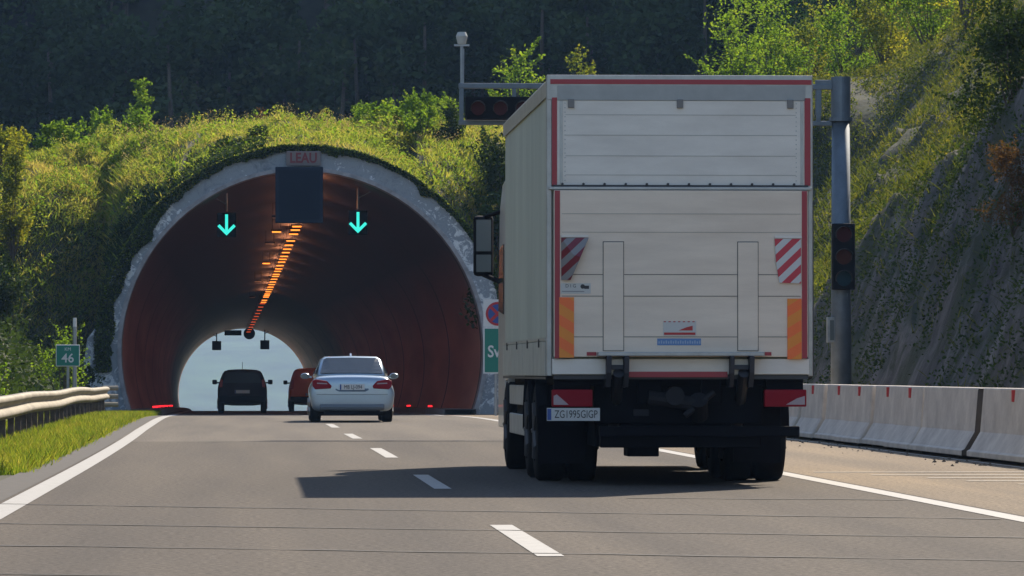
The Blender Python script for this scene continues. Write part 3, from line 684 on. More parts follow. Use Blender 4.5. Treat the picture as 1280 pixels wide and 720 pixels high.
for sg in (1, -1):
    a = rr * .78 * .707; d = .03
    MB().prism_y([(cx_ - a - d, cz_ - sg * a + d * sg), (cx_ - a + d, cz_ - sg * a - d * sg), (cx_ + a + d, cz_ + sg * a - d * sg), (cx_ + a - d, cz_ + sg * a + d * sg)], -.026 - .002 * sg, -.0195 - .0005 * sg).build('red_bar', M_sred, t)
text('lettering', 'Sv', .47, M_white, t, (xl + .30, -.008, (zC_ + zB) / 2 - .05), sx=.85, bold=.008)

# ------------------------------------------------------------------ small kilometre sign
t = thing('kilometre_sign', 'small green sign reading 46 on a post behind the guardrail', 'sign', (*at(86, 0, 115)[:2], 0))
s = 115 / 6000; zz = 1.09 + (465 - 444.5) * s
MB().cyl((0, .03, -.1), (0, .03, zz - .2), .035).each('post', M_gmetal, t)
box('panel', M_white, -.285, .285, -.01, .015, zz - .26, zz + .26, t, bevel=.01); box('green_field', M_sgreen, -.265, .265, -.014, -.011, zz - .24, zz + .24, t)
text('number', '46', .30, M_white, t, (0, -.018, zz - .07), bold=.004); text('lettering', 'KM', .11, M_white, t, (0, -.018, zz + .15))
t = thing('marker_post', 'thin grey post with pale cap just right of the 46 sign', 'post', (*at(94.5, 0, 118)[:2], 0))
MB().cyl((0, 0, -.1), (0, 0, 2.2), .05, n=10).build('shaft', M_gmetal, t); MB().cyl((0, 0, 2.2), (0, 0, 2.42), .045, n=10).build('cap', M_white, t)

# ------------------------------------------------------------------ guardrail
M_rail = mat('weathered_zinc', (.32, .285, .22), .75, .1, var=.22, vscale=2.5, stretch=(1, .3, 1))
t = thing('guardrail', 'weathered steel guardrail along the left grass verge', 'guardrail', (0, 0, 0))
prof = [(.00, .735), (-.012, .745), (.055, .725), (.078, .69), (.075, .655), (.03, .61), (.0, .58), (.0, .56), (.03, .53), (.075, .485), (.078, .45), (.055, .415), (-.012, .395), (.0, .385)]
def rail_off(Y): return -3.72 - .0 * Y + .02 * math.sin(Y * .35), .014 * math.sin(Y * .24 + 1) + (.05 * max(0, (Y - 118) / 14))
P = []
for Y in ys(40, 132, .8):
    dx, dz = rail_off(Y); P.append([(dx + off(Y) + a, Y, rz(Y) + b + dz) for a, b in prof])
rl = MB().grid(P).build('rail', M_rail, t, smooth=True); so_ = rl.modifiers.new('thick', 'SOLIDIFY'); so_.thickness = .006
Y = 132; dx, dz = rail_off(Y)
for z in (.70, .47, .25):
    MB().cyl((dx + off(Y) - .10, Y - .05, rz(Y) + z + dz), (dx + off(Y) + .30, Y + .05, rz(Y) + z + dz), .065, n=10).build('end_roll', M_rail, t, smooth=False)
Pm = MB(); Yp = 42.0
M_post = mat('rusty_post', (.12, .09, .07), .8, .2, var=.4, vscale=8)
while Yp < 132:
    dx, dz = rail_off(Yp); x = dx + off(Yp)
    MB().box(x - .13, x - .03, Yp - .035, Yp + .035, -.2, .70 + rz(Yp)).build('post', M_post, t, bevel=.008); Yp += 2.6

# ------------------------------------------------------------------ concrete barriers
M_bar = mat('barrier_concrete', (.64, .58, .50), .85, col2=(.44, .39, .34), vscale=2.2, bump=.3, bscale=10)
bp = [(-.30, 0), (-.30, .07), (-.26, .09), (-.13, .32), (-.085, .88), (-.075, .90), (.075, .90), (.085, .88), (.13, .32), (.26, .09), (.30, .07), (.30, 0)]
bp = [(x, z * .945) for x, z in bp]
M_refl = mat('red_reflector', (.5, .03, .03), .35)
M_dk0 = mat('gap_shade_and_feet', (.05, .045, .042), .9)  # dark tone for the shaded end plate at the gap and for the feet
strip('barrier_foot_line', M_worn, 8.70, 8.76, 48, 140, .003)
segs = [(50.0, 4.6), (54.8, 4.5), (59.62, 4.73), (64.5, 2.65), (67.25, 2.65), (70.0, 2.8), (72.9, 2.9), (75.9, 2.9), (78.9, 3.9), (82.9, 3.9), (86.9, 3.9), (90.9, 3.9), (94.9, 3.9), (98.9, 3.9), (102.9, 3.9)]
labs = ['concrete barrier block outside the right picture edge', 'rightmost pale concrete barrier block ending at the dark gap', 'longest concrete barrier block left of the dark open gap', 'short concrete barrier block left of the longest one', 'second short barrier block left of the longest one', 'third short barrier block left of the longest one', 'fourth short barrier block, directly in front of the signal pole', 'barrier block just right of the truck rear corner']
for i, (a, L) in enumerate(segs):
    jx = [.0, .0, -.02, -.02, .05, .0, .06, .0][i] if i < 8 else rnd.uniform(-.03, .03)
    lb = labs[i] if i < 8 else 'concrete barrier block hidden behind the truck'
    t = thing('concrete_barrier', lb, 'barrier', (9.12 + jx + off(a) * .5, a, rz(a) + .045), rnd.uniform(-.008, .008), 'concrete barriers along the right shoulder')
    m = MB(); P = [[(x, y, z) for x, z in bp] for y in (0, .03, L - .03, L)]
    P[0] = [(x * .93, 0, z * .985) for x, z in bp]; P[3] = [(x * .93, L, z * .985) for x, z in bp]
    m.grid(P, closed=True); m.f.append(tuple(range(11, -1, -1))); k = len(m.v) - 12; m.f.append(tuple(range(k, k + 12)))
    m.build('block', M_bar, t, bevel=.008)
    for y_ in (.5, L - .7): box('foot', M_dk0, -.22, .22, y_, y_ + .2, -.05, .0, t)
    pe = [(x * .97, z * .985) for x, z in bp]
    if i == 2: MB().prism_y(pe, -.03, -.002).build('end_shade_plate', M_dk0, t)  # dark plate added to put the gap's shade on the end face
    if i not in (2,):
        yr = L * .45; MB().prism_x([(yr - .03, .69), (yr + .03, .69), (yr + .03, .83), (yr - .03, .83)], -.125, -.078).build('reflector', M_refl, t)
# debris along the barrier foot
m = MB()
for _ in range(110):
    Y = 55 + 28 * rnd.random(); x = 8.75 - abs(rnd.gauss(0, .35)); s = .008 + .02 * rnd.random() ** 2
    m.add([(x - s, Y, .0), (x + s, Y - s, .0), (x + s * .8, Y + s, .0), (x, Y, s * 1.1)], [(0, 1, 3), (1, 2, 3), (2, 0, 3)])
tag(m.build('grit', mat('dark_grit', (.12, .1, .08), .9)), kind='stuff')

# ------------------------------------------------------------------ signal gantry
M_pole = mat('blue_grey_steel', (.15, .18, .21), .5, .4, var=.2, vscale=2.5)
M_lensr = mat('dark_red_lens', (.05, .004, .006), .5, spec=.2); M_lensa = mat('dark_amber_lens', (.06, .012, .006), .5, spec=.2); M_lensg = mat('dark_green_lens', (.004, .03, .045), .5, spec=.2)
PY = 82.0; sc_ = PY / 6000; px_ = (1054 - 320) * sc_
def zy(y): return 1.09 + (465 - y) * sc_
def xx(x): return (x - 320) * sc_ - px_
t = thing('signal_gantry', 'tall blue grey pole with a long arm reaching over the road', 'gantry', (px_, PY, 0))
MB().cyl((0, 0, -.1), (0, 0, zy(145)), .185, .155, n=24).build('pole', M_pole, t, smooth=True)
MB().cyl((0, 0, zy(146)), (0, 0, zy(94)), .17, .17, n=24).cyl((0, 0, zy(150)), (0, 0, zy(145)), .21, n=24).build('pole_collar', M_pole, t)
zt, zb = zy(110), zy(152)
m = MB(); m.box(xx(573), -.16, -.06, .06, zt, zt + .09); m.box(xx(573), -.16, -.06, .06, zb - .05, zb + .03)
m.each('arm_beam', M_pole, t, bevel=.01)
m = MB()
for px in (574, 640, 720, 800, 880, 960, 1023): m.box(xx(px), xx(px) + .07, -.055, .055, zb + .03, zt)
m.each('arm_strut', M_pole, t)
MB().box(xx(1022), -.1, -.05, .05, zy(104), zy(98)).box(xx(1022), xx(1022) + .1, -.05, .05, zy(142), zy(104)).each('arm_bracket', M_pole, t, bevel=.01)
# overhead horizontal signal, hangs on the arm
def lensunit(t, x, z, m, r=.115, y=-.16):
    MB().cyl((x, y, z), (x, y + .03, z), r, n=24).build('lens', m, t)
    P = []
    for i in range(17):
        a = math.pi * (-.12 + 1.24 * i / 16); P.append([(x + (r + .015) * math.cos(a), y + .02, z + (r + .015) * math.sin(a)), (x + (r + .015) * math.cos(a), y - .16 * max(.15, math.sin(a)), z + (r + .015) * math.sin(a))])
    v = MB().grid(P).build('visor', M_vis, t, smooth=True); q = v.modifiers.new('thick', 'SOLIDIFY'); q.thickness = .012
M_vis = mat('black_visor', (.03, .03, .035), .3, coat=.5)
t = thing('overhead_signal', 'horizontal row of unlit red signal lamps under the gantry arm', 'traffic light', (px_, PY - .12, 0))
zc = zy(136)
box('housing', M_blk, xx(581), xx(668), -.12, .05, zy(150), zy(121), t, bevel=.02)
for px in (596.5, 624.5, 652.5): lensunit(t, xx(px), zc, M_lensr)
# small camera mast on the arm end
t = thing('camera_mast', 'thin mast with a small pale camera head on the arm end', 'camera', (px_ + xx(577), PY, zt + .09))
MB().cyl((0, 0, 0), (0, 0, zy(55) - zt - .09), .028, n=10).cyl((.03, 0, 0), (.035, 0, zy(60) - zt - .09), .01, n=6).each('mast', M_gmetal, t)
zh = zy(54) - zt - .09
MB().cyl((0, 0, zh), (0, 0, zh + .13), .07, .10, n=16).cyl((0, 0, zh + .13), (0, 0, zh + .20), .10, .07, n=16).build('camera_head', mat('camera_grey', (.5, .5, .46), .5), t)
MB().box(-.13, .13, -.03, .03, zh - .04, zh - .01).build('bracket', M_gmetal, t)
# vertical signal on the pole
t = thing('pole_signal', 'unlit three lens traffic light mounted on the blue grey pole', 'traffic light', (px_, PY - .22, 0))
box('housing', M_blk, xx(1040.5), xx(1069), -.12, .06, zy(362), zy(279), t, bevel=.02)
for py, m in ((293, M_lensr), (321, M_lensa), (348, M_lensg)): lensunit(t, xx(1054.5), zy(py), m, .13)
box('clamp', M_pole, -.1, .1, .07, .12, zy(372), zy(366), t)
t = thing('pole_box', 'small grey box clamped low on the left of the signal pole', 'box', (px_, PY, 0))
box('case', mat('box_grey', (.3, .3, .28), .6, var=.2, vscale=6), xx(1036), xx(1047), -.12, .10, zy(428), zy(396), t, bevel=.01)
box('door', mat('box_dark', (.1, .11, .1), .6), xx(1039), xx(1044), -.128, -.121, zy(425), zy(400), t)

# ------------------------------------------------------------------ vehicles
M_tyre = mat('tyre_rubber', (.010, .010, .011), .9, spec=.15, bump=.2, bscale=40)
M_rim = mat('alloy_rim', (.35, .35, .36), .35, .8)
M_glass = mat('tinted_glass', (.02, .03, .04), .12, spec=.5)
M_glassd = mat('dark_glass', (.01, .01, .012), .35, spec=.2)
def wheel(parent, x, y, r, wd, side, rim=M_rim, name='wheel'):
    prof = [(-.5, .62), (-.5, .82), (-.46, .95), (-.36, 1.0), (.36, 1.0), (.46, .95), (.5, .82), (.5, .62)]
    P = []
    for i in range(41):
        a = 2 * math.pi * i / 40; P.append([(x + u * wd, y + math.cos(a) * r * q, r + math.sin(a) * r * q) for u, q in prof])
    o = MB().grid(P).build(name, M_tyre, parent, smooth=True)
    xo = x + side * wd * .42
    m = MB().cyl((xo - side * .1, y, r), (xo, y, r), r * .64, n=24)
    for i in range(5):
        a = i * 2 * math.pi / 5; m.cyl((xo + side * .012, y, r), (xo + side * .012, y + math.cos(a) * r * .58, r + math.sin(a) * r * .58), .035, n=6)
    m.build('rim', rim, o); return o
def loft(secs, closed=True):
    """secs: [(y, [(halfwidth,z)...bottom centre to top centre])]"""
    P = []
    for y, pr in secs:
        rgt = [(x, y, z) for x, z in pr]; lft = [(-x, y, z) for x, z in reversed(pr) if x > 1e-4]
        P.append(rgt + lft)
    m = MB().grid(P, closed=True); n = len(P[0]); m.f.append(tuple(range(n - 1, -1, -1))); k = len(m.v) - n; m.f.append(tuple(range(k, k + n)))
    return m
def plate(t, x, z, y, wd, h, txt, name='licence_plate', border=(.02, .03, .1)):
    p = box(name, mat('plate_white', (.7, .7, .68), .4), x - wd / 2, x + wd / 2, y - .012, y, z - h / 2, z + h / 2, t)
    box('blue_band', M_sblue, x - wd / 2 + .004, x - wd / 2 + .035, y - .015, y - .013, z - h / 2 + .004, z + h / 2 - .004, p)
    text('lettering', txt, h * .95, mat('plate_black', (.02, .02, .025), .5), p, (x + .02, y - .016, z - .003), depth=.001, sx=.80)
    return p

# ---- silver saloon
M_silv = mat('silver_blue_paint', (.36, .45, .53), .34, .5, coat=.5)
M_bright = mat('bright_trim', (.7, .72, .72), .2, .8)
M_tail = mat('tail_lamp_red', (.26, .006, .018), .6, spec=.2); M_tailw = mat('tail_lamp_clear', (.36, .28, .32), .35)
sc = thing('saloon_car', 'silver blue saloon car driving towards the tunnel', 'car', (2.08, 104.0, rz(104)))
W = .925
def sec(y, zb, wl, wm, zm, wt, zt, zc): return (y, [(0, zb), (wl * .75, zb), (wl * .95, zb + .04), (wl, zb + .16), (wm, zm), (wm * .995, zm + .10), (wt, zt - .035), (wt * .93, zt), (0, zc)])
secs = [sec(0.00, .38, .82, .86, .56, .72, .80, .82), sec(.02, .28, .88, .91, .58, .76, .93, .95), sec(.08, .22, .90, .925, .60, .79, .995, 1.02), sec(.35, .22, .88, .92, .62, .80, 1.01, 1.04), sec(.75, .22, .88, W, .65, .82, 1.0, 1.02),
        sec(1.6, .2, .88, W, .66, .82, .98, 1.0), sec(3.2, .2, .88, W, .66, .80, .96, .98), sec(3.9, .2, .87, .90, .64, .72, .88, .92), sec(4.5, .24, .82, .84, .55, .62, .74, .8), sec(4.82, .32, .62, .66, .5, .5, .62, .64)]
loft(secs).build('body', M_silv, sc, smooth=True, sub=2)
MB().box(-.6, .6, .06, .5, .16, .30).box(-.72, .72, .5, 4.3, .14, .26).build('underbody', M_blk, sc)
MB().prism_x([(-.012, .27), (-.03, .33), (.0, .40), (.2, .40), (.2, .25)], -.70, .70).build('bumper_insert', mat('bumper_grey', (.16, .18, .20), .5), sc, bevel=.02)
gh = [(.62, [(0, .96), (.60, .96), (.74, 1.0), (.70, 1.02), (.40, 1.03), (0, 1.035)]), (1.32, [(0, .96), (.72, .96), (.80, 1.0), (.65, 1.36), (.55, 1.415), (0, 1.425)]), (1.7, [(0, .96), (.74, .96), (.82, 1.0), (.66, 1.37), (.57, 1.43), (0, 1.445)]),
      (2.4, [(0, .96), (.74, .96), (.82, 1.0), (.66, 1.37), (.57, 1.43), (0, 1.445)]), (2.9, [(0, .96), (.74, .96), (.82, 1.0), (.6, 1.3), (.5, 1.38), (0, 1.40)]), (3.7, [(0, .9), (.7, .9), (.78, .93), (.72, .95), (.4, .96), (0, .97)])]
loft(gh).build('cabin', M_silv, sc, smooth=True)
def quadpatch(name, m, pts, parent, thick=.01):
    o = MB().add(pts, [tuple(range(len(pts)))]).build(name, m, parent); q = o.modifiers.new('thick', 'SOLIDIFY'); q.thickness = thick; q.offset = 0; return o
P = []
A_ = [(.69, .62, 1.022), (.40, .62, 1.03), (0, .62, 1.035)]; B_ = [(.60, 1.32, 1.38), (.55, 1.32, 1.415), (0, 1.32, 1.425)]
for f in (.06, .3, .5, .7, .92):
    row = []
    for (a, b, sg) in ((0, 0, -1), (1, 1, -1), (2, 2, 1), (1, 1, 1), (0, 0, 1)):
        p, q = A_[a], B_[b]; row.append((sg * (p[0] + (q[0] - p[0]) * f), p[1] + (q[1] - p[1]) * f - .014, p[2] + (q[2] - p[2]) * f + .016))
    P.append(row)
MB().grid(P).build('rear_window', M_glass, sc)
for s in (-1, 1):
    quadpatch('side_window', M_glass, [(s * .80, .95, 1.05), (s * .81, 3.2, 1.05), (s * .64, 2.6, 1.33), (s * .64, 1.5, 1.36)], sc)
    l = MB().prism_y([(s * .44, .79), (s * .46, .735), (s * .80, .715), (s * .86, .79), (s * .86, .90), (s * .78, .935), (s * .54, .895)], -.028, .22).build('tail_light', M_tail, sc, bevel=.015)
    MB().prism_y([(s * .53, .825), (s * .76, .835), (s * .76, .86), (s * .55, .852)], -.034, -.029).build('clear_strip', M_tailw, l)
    mm = MB(); c = Vector((s * .99, 3.05, 1.0))
    mm.grid([[(c.x + .105 * math.cos(a) * q, c.y + dy, c.z + .07 * math.sin(a) * q) for a in [2 * math.pi * i / 14 for i in range(14)]] for dy, q in ((-.05, .75), (-.03, 1), (.05, .95), (.11, .55), (.13, .1))], closed=True)
    mir = mm.build('door_mirror', M_silv, sc, smooth=True)
    MB().add([(c.x + .09 * math.cos(a), c.y - .056, c.z + .056 * math.sin(a)) for a in [2 * math.pi * i / 14 for i in range(14)]], [tuple(range(14))]).build('mirror_glass', mat('mirror_glass', (.10, .12, .14), .25, .3), mir)
    MB().box(min(s * .84, s * .92), max(s * .84, s * .92), 3.03, 3.09, .96, 1.0).build('mirror_arm', M_silv, mir)
    for y in (1.05, 3.95): wheel(sc, s * .78, y, .325, .235, s)
quadpatch('boot_recess', mat('recess_blue', (.08, .12, .18), .35, .4), [(-.36, .004, .70), (-.28, .004, .665), (.28, .004, .665), (.36, .004, .70), (.33, .02, .845), (-.33, .02, .845)], sc, .01)
plate(sc, 0, .765, -.012, .54, .125, 'MB LJ-094')
MB().add([(-.77, -.004, .60), (.77, -.004, .60), (.77, -.004, .607), (-.77, -.004, .607)], [(0, 1, 2, 3)]).build('bumper_seam', M_blk, sc)
MB().prism_x([(1.5, 1.44), (1.62, 1.50), (1.72, 1.44)], -.02, .02).build('roof_fin', M_silv, sc)

# ---- dark hatchback and orange van in the tunnel
def hatch(name, label, loc, m, W, Hh, L, wz, mirror_m, extra=None):
    t = thing(name, label, 'car' if extra is None else 'van', loc)
    zb = .28
    k = Hh
    S_ = [(0, [(0, zb + .12), (W * .8, zb + .12), (W * .93, zb + .2), (W * .95, .62), (W * .93, .9), (W * .88, wz), (W * .75, k * .9), (W * .6, k * .97), (0, k * .98)]),
          (.10, [(0, zb), (W * .85, zb), (W * .98, zb + .15), (W, .62), (W * .99, .9), (W * .93, wz), (W * .80, k * .93), (W * .66, k * .985), (0, k)]),
          (L * .55, [(0, zb - .05), (W * .85, zb - .05), (W, zb + .12), (W, .62), (W, .9), (W * .94, wz), (W * .80, k * .93), (W * .66, k * .985), (0, k)]),
          (L * .68, [(0, zb - .05), (W * .85, zb - .05), (W, zb + .12), (W, .62), (W, .9), (W * .92, wz), (W * .74, wz + .3), (W * .6, wz + .33), (0, wz + .34)]),
          (L * .80, [(0, zb - .05), (W * .85, zb - .05), (W, zb + .12), (W, .62), (W * .98, .85), (W * .90, .95), (W * .72, .98), (W * .6, .99), (0, 1.0)]),
          (L, [(0, .35), (W * .6, .35), (W * .75, .4), (W * .78, .55), (W * .74, .65), (W * .7, .7), (W * .6, .72), (W * .5, .73), (0, .74)])]
    loft(S_).build('body', m, t, smooth=True, sub=1)
    if extra is None: quadpatch('rear_window', M_glassd, [(-W * .78, -.012, wz), (W * .78, -.012, wz), (W * .62, .03, k * .91), (-W * .62, .03, k * .91)], t)
    for s in (-1, 1):
        MB().prism_y([(s * W * .80, .88), (s * W * .93, .86), (s * W * .88, wz + .12), (s * W * .78, wz + .1)], -.02, .12).build('tail_light', mat('dark_tail_lamp', (.45, .02, .015), .4), t, bevel=.01)
        mm = MB().box(min(s * (W + .03), s * (W + .19)), max(s * (W + .03), s * (W + .19)), L * .62, L * .62 + .12, wz - .06, wz + .10)
        mo = mm.build('door_mirror', mirror_m, t, bevel=.03); MB().box(min(s * W * .92, s * (W + .05)), max(s * W * .92, s * (W + .05)), L * .62 + .03, L * .62 + .07, wz - .03, wz + .02).build('mirror_arm', mirror_m, mo)
        for y in (.75, L - .85): wheel(t, s * (W - .12), y, .31, .2, s)
    box('rear_bumper', M_blk, -W * .93, W * .93, -.04, .12, .34, .58, t, bevel=.04)
    return t
M_dcar = mat('dark_maroon_paint', (.02, .009, .014), .55, 0, spec=.25)
t = hatch('hatchback_car', 'dark tall hatchback entering the tunnel in the left lane', (-.46, 162, rz(162)), M_dcar, .84, 1.49, 3.9, 1.02, M_blk)
plate(t, 0, .72, -.03, .5, .11, 'ZG 204-KM', name='licence_plate')
bpy.data.objects.remove([o for o in [c for c in t.children if c.name.startswith('licence_plate')][0].children if o.name.startswith('lettering')][0])
MB().cyl((0, .9, 1.48), (0, .75, 1.72), .008, n=6).build('aerial', M_blk, t)
MB().box(-.5, .5, -.02, .06, 1.41, 1.45).build('spoiler', M_dcar, t, bevel=.01)
M_or = mat('orange_red_paint', (.85, .21, .06), .45, 0, coat=.3)
t = hatch('orange_van', 'orange red van half hidden behind the silver saloon', (2.16, 185, rz(185)), M_or, .90, 1.70, 4.4, 1.1, M_blk, extra=1)
plate(t, 0, .66, -.03, .5, .11, '', name='licence_plate')

# ------------------------------------------------------------------ the truck
TP = 6000 / 45.8
tk = thing('box_truck', 'large pale box truck with tail lift driving in the right lane', 'truck', (4.05, 45.8, 0))
def tx(px): return (px - 320) / TP - 4.05
def tz(py): return 1.09 + (465 - py) / TP
M_tw = mat('dirty_white_paint', (.84, .79, .72), .5, col2=(.70, .65, .59), vscale=1.7, stretch=(.6, 1, 2.2), coat=.15)
M_tpl = mat('tail_lift_paint', (.90, .76, .62), .5, col2=(.76, .63, .51), vscale=1.8, stretch=(.5, 1, 3), coat=.1)
M_cur = mat('pale_green_curtain', (.56, .59, .50), .6, col2=(.43, .46, .39), vscale=1.0, stretch=(1, 1.5, .35))
M_alu = mat('dull_aluminium', (.42, .42, .41), .45, .4, var=.15, vscale=5)
M_dk = mat('dark_seal', (.05, .05, .055), .6)
M_tape = mat('red_tape', (.36, .015, .035), .4)
M_chs = mat('chassis_black', (.006, .006, .009), .85, spec=.15, bump=.2, bscale=12)
XL, XR, BL = -1.275, 1.28, 8.0
zT, zB = tz(93), tz(474)
box('box_body', M_cur, XL + .02, XR - .02, .06, BL, tz(470), zT - .10, tk)
# roof cap and side rails
MB().prism_y([(XL, zT - .20), (XL - .005, zT - .06), (XL + .05, zT), (XR - .05, zT), (XR + .005, zT - .06), (XR, zT - .20), (XR - .01, zT - .20), (XR - .01, zT - .11), (XL + .01, zT - .11), (XL + .01, zT - .20)], .065, BL + .03).build('roof', M_alu, tk)
for s, X in ((-1, XL), (1, XR)):
    MB().box(min(X, X + s * .012), max(X, X + s * .012), .09, BL, 1.39, 1.42).build('curtain_rail', M_alu, tk)
    for q in range(4):
        y0 = .12 + q * 1.98; o = MB().box(min(X - s * .005, X + s * .010), max(X - s * .005, X + s * .010), y0, y0 + 1.93, tz(470), 1.385).build('side_board', mat('side_board_grey', (.46, .47, .43), .5, var=.12, vscale=3), tk, bevel=.006)
        MB().box(min(X, X + s * .022), max(X, X + s * .022), y0 + .9, y0 + .96, 1.33, 1.41).build('board_latch', M_dk, o)
    MB().box(min(X, X + s * .006), max(X, X + s * .006), .1, BL, 1.02, 1.045).build('lower_rail', M_dk, tk)
    for q in range(14):  # curtain straps
        pass
# rear frame
box('rear_post', M_alu, XL - .003, tx(690), 0, .09, tz(470), zT - .04, tk, bevel=.008)
box('rear_post', M_alu, tx(1012), XR + .003, 0, .09, tz(470), zT - .04, tk, bevel=.008)
box('rear_lintel', M_alu, XL + .0, XR - .0, -.004, .085, tz(124), zT + .004, tk, bevel=.006)
box('header_panel', mat('header_grey', (.38, .39, .38), .5, var=.1, vscale=4), tx(697), tx(1009), -.012, -.005, tz(124), tz(106), tk)
box('red_tape', M_tape, tx(688), tx(1017), -.011, -.005, tz(104), tz(98), tk)
# upper door
d = box('rear_door', M_tw, tx(690), tx(1012), -.004, .05, tz(231), tz(124.5), tk)
for py in (142.5, 168, 194, 218): box('door_groove', mat('panel_groove', (.36, .35, .33), .6), tx(707), tx(997), -.0065, -.0045, tz(py + .28), tz(py - .28), d)
for px in (699.5, 1007.5):
    pass
box('door_edge', M_alu, tx(700), tx(703.5), -.014, -.005, tz(229), tz(125), d); box('door_edge', M_alu, tx(1003), tx(1006.5), -.014, -.005, tz(229), tz(125), d)
m = MB()
for k in range(18):
    for px in (706.5, 997.5): m.cyl((tx(px), -.009, tz(128 + k * 5.7)), (tx(px), -.005, tz(128 + k * 5.7)), .006, n=6)
m.build('rivets', M_alu, d)
for px in (714, 851, 990):
    h_ = MB().box(tx(px - 4), tx(px + 4), -.03, -.013, tz(134), tz(123)).build('hinge', mat('hinge_grey', (.22, .21, .2), .6), d, bevel=.004)
box('red_tape', M_tape, tx(690), tx(696.5), -.012, -.005, tz(231), tz(121), tk); box('red_tape', M_tape, tx(1008), tx(1015.5), -.012, -.005, tz(231), tz(121), tk)
m = MB().box(tx(686), tx(1016), -.05, .0, tz(236.5), tz(233)); m.build('joint_bar', M_alu, tk, bevel=.004)
m = MB().box(tx(692), tx(1012), -.035, -.004, tz(232.9), tz(230.5))
for k in range(12): m.cyl((tx(703 + k * 26.5), -.045, tz(229.5)), (tx(703 + k * 26.5), -.01, tz(229.5)), .012, n=8)
m.build('joint_seal', M_dk, tk)
# tail lift platform
tl = box('tail_lift', M_tpl, tx(692), tx(1011), -.075, -.005, tz(446), tz(237.5), tk, bevel=.004)
for py in (267, 290): box('panel_groove', mat('groove_soft', (.38, .35, .31), .6), tx(702), tx(1002), -.0775, -.0755, tz(py + .3), tz(py - .3), tl)
for py in (343, 370, 421): box('panel_groove', mat('groove_dark', (.12, .11, .10), .7), tx(702), tx(1002), -.0775, -.0755, tz(py + .4), tz(py - .4), tl)
for a, b in ((754, 779), (923, 948)):
    box('plate_gap', M_dk, tx(a - .8), tx(b + .8), -.078, -.0758, tz(438.5), tz(301.5), tl)
    box('cover_plate', M_tpl, tx(a), tx(b), -.092, -.0785, tz(438), tz(302.5), tl, bevel=.003)
box('red_tape', M_tape, tx(693), tx(699.5), -.084, -.0765, tz(448), tz(238), tl); box('red_tape', M_tape, tx(1003.5), tx(1010), -.084, -.0765, tz(448), tz(238), tl)
M_org = stripes('orange_yellow_hatch', (1.0, .17, .025), (.90, .27, .02), .21, .62, 1.0, .1)
box('reflector_board', M_org, tx(698.5), tx(717), -.09, -.0785, tz(447), tz(371.5), tl); 
M_org2 = stripes('orange_yellow_hatch_mirrored', (1.0, .17, .025), (.90, .27, .02), .21, -.62, 1.0, .35)
box('reflector_board', M_org2, tx(985), tx(1003), -.09, -.0785, tz(449), tz(373), tl)
M_rw = stripes('red_white_hatch', (.55, .02, .05), (.62, .62, .62), .17, 1.0, -1.05, .30)
f1 = MB().prism_y([(tx(969), tz(298)), (tx(1002), tz(298)), (tx(1002), tz(354)), (tx(975), tz(353)), (tx(971), tz(330))], -.10, -.085).build('warning_flag', M_rw, tl)
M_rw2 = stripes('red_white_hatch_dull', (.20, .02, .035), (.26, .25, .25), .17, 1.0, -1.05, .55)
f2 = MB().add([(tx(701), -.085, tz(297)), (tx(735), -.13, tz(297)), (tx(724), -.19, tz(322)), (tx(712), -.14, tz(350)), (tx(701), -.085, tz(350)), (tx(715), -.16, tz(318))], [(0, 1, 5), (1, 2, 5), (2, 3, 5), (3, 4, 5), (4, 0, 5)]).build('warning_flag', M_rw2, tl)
f2['label'] = 'crumpled folded warning flag'; q = f2.modifiers.new('thick', 'SOLIDIFY'); q.thickness = .006
box('flag_bar', M_tw, tx(969), tx(1003), -.104, -.078, tz(297.5), tz(294.5), tl); box('flag_bar', M_tw, tx(701), tx(735), -.104, -.078, tz(296.5), tz(294), tl)
st = box('sticker', mat('sticker_white', (.62, .61, .58), .5), tx(700.5), tx(738), -.0785, -.0765, tz(367), tz(354), tl)
text('sticker_text', 'D I G', .045, M_dk, st, (tx(713), -.080, tz(357.5)), depth=.0006, sx=1.0); MB().cyl((tx(728), -.0800, tz(358)), (tx(728), -.079, tz(358)), .022, n=14).box(tx(730), tx(736), -.0800, -.079, tz(361), tz(357)).build('sticker_mark', M_dk, st)
box('sticker_line', mat('sticker_grey', (.3, .3, .3), .6), tx(702), tx(730), -.080, -.079, tz(364.8), tz(363.6), st)
st = box('sticker', MATS['sticker_white'], tx(829), tx(870.5), -.0785, -.0765, tz(419.5), tz(401), tl)
m = MB().box(tx(830), tx(869.5), -.0800, -.079, tz(418.5), tz(415.5)); 
for a in range(829, 869, 6): m.box(tx(a + .6), tx(a + 3.5), -.0800, -.079, tz(402.6), tz(401.4))
m.add([(tx(848), -.0798, tz(413)), (tx(866), -.0798, tz(413)), (tx(866), -.0798, tz(407)), (tx(858), -.0798, tz(409))], [(0, 1, 2, 3)])
m.build('sticker_print', mat('print_red', (.5, .03, .03), .5), st)
st = box('sticker', mat('sticker_blue', (.12, .25, .50), .5), tx(821.5), tx(876.5), -.0785, -.0765, tz(431.5), tz(423), tl)
m = MB()
for a in range(823, 875, 3): m.box(tx(a), tx(a + 1.7), -.0800, -.079, tz(429.5), tz(425.5 + (a % 2)))
m.build('sticker_print', mat('print_pale', (.35, .45, .6), .5), st)
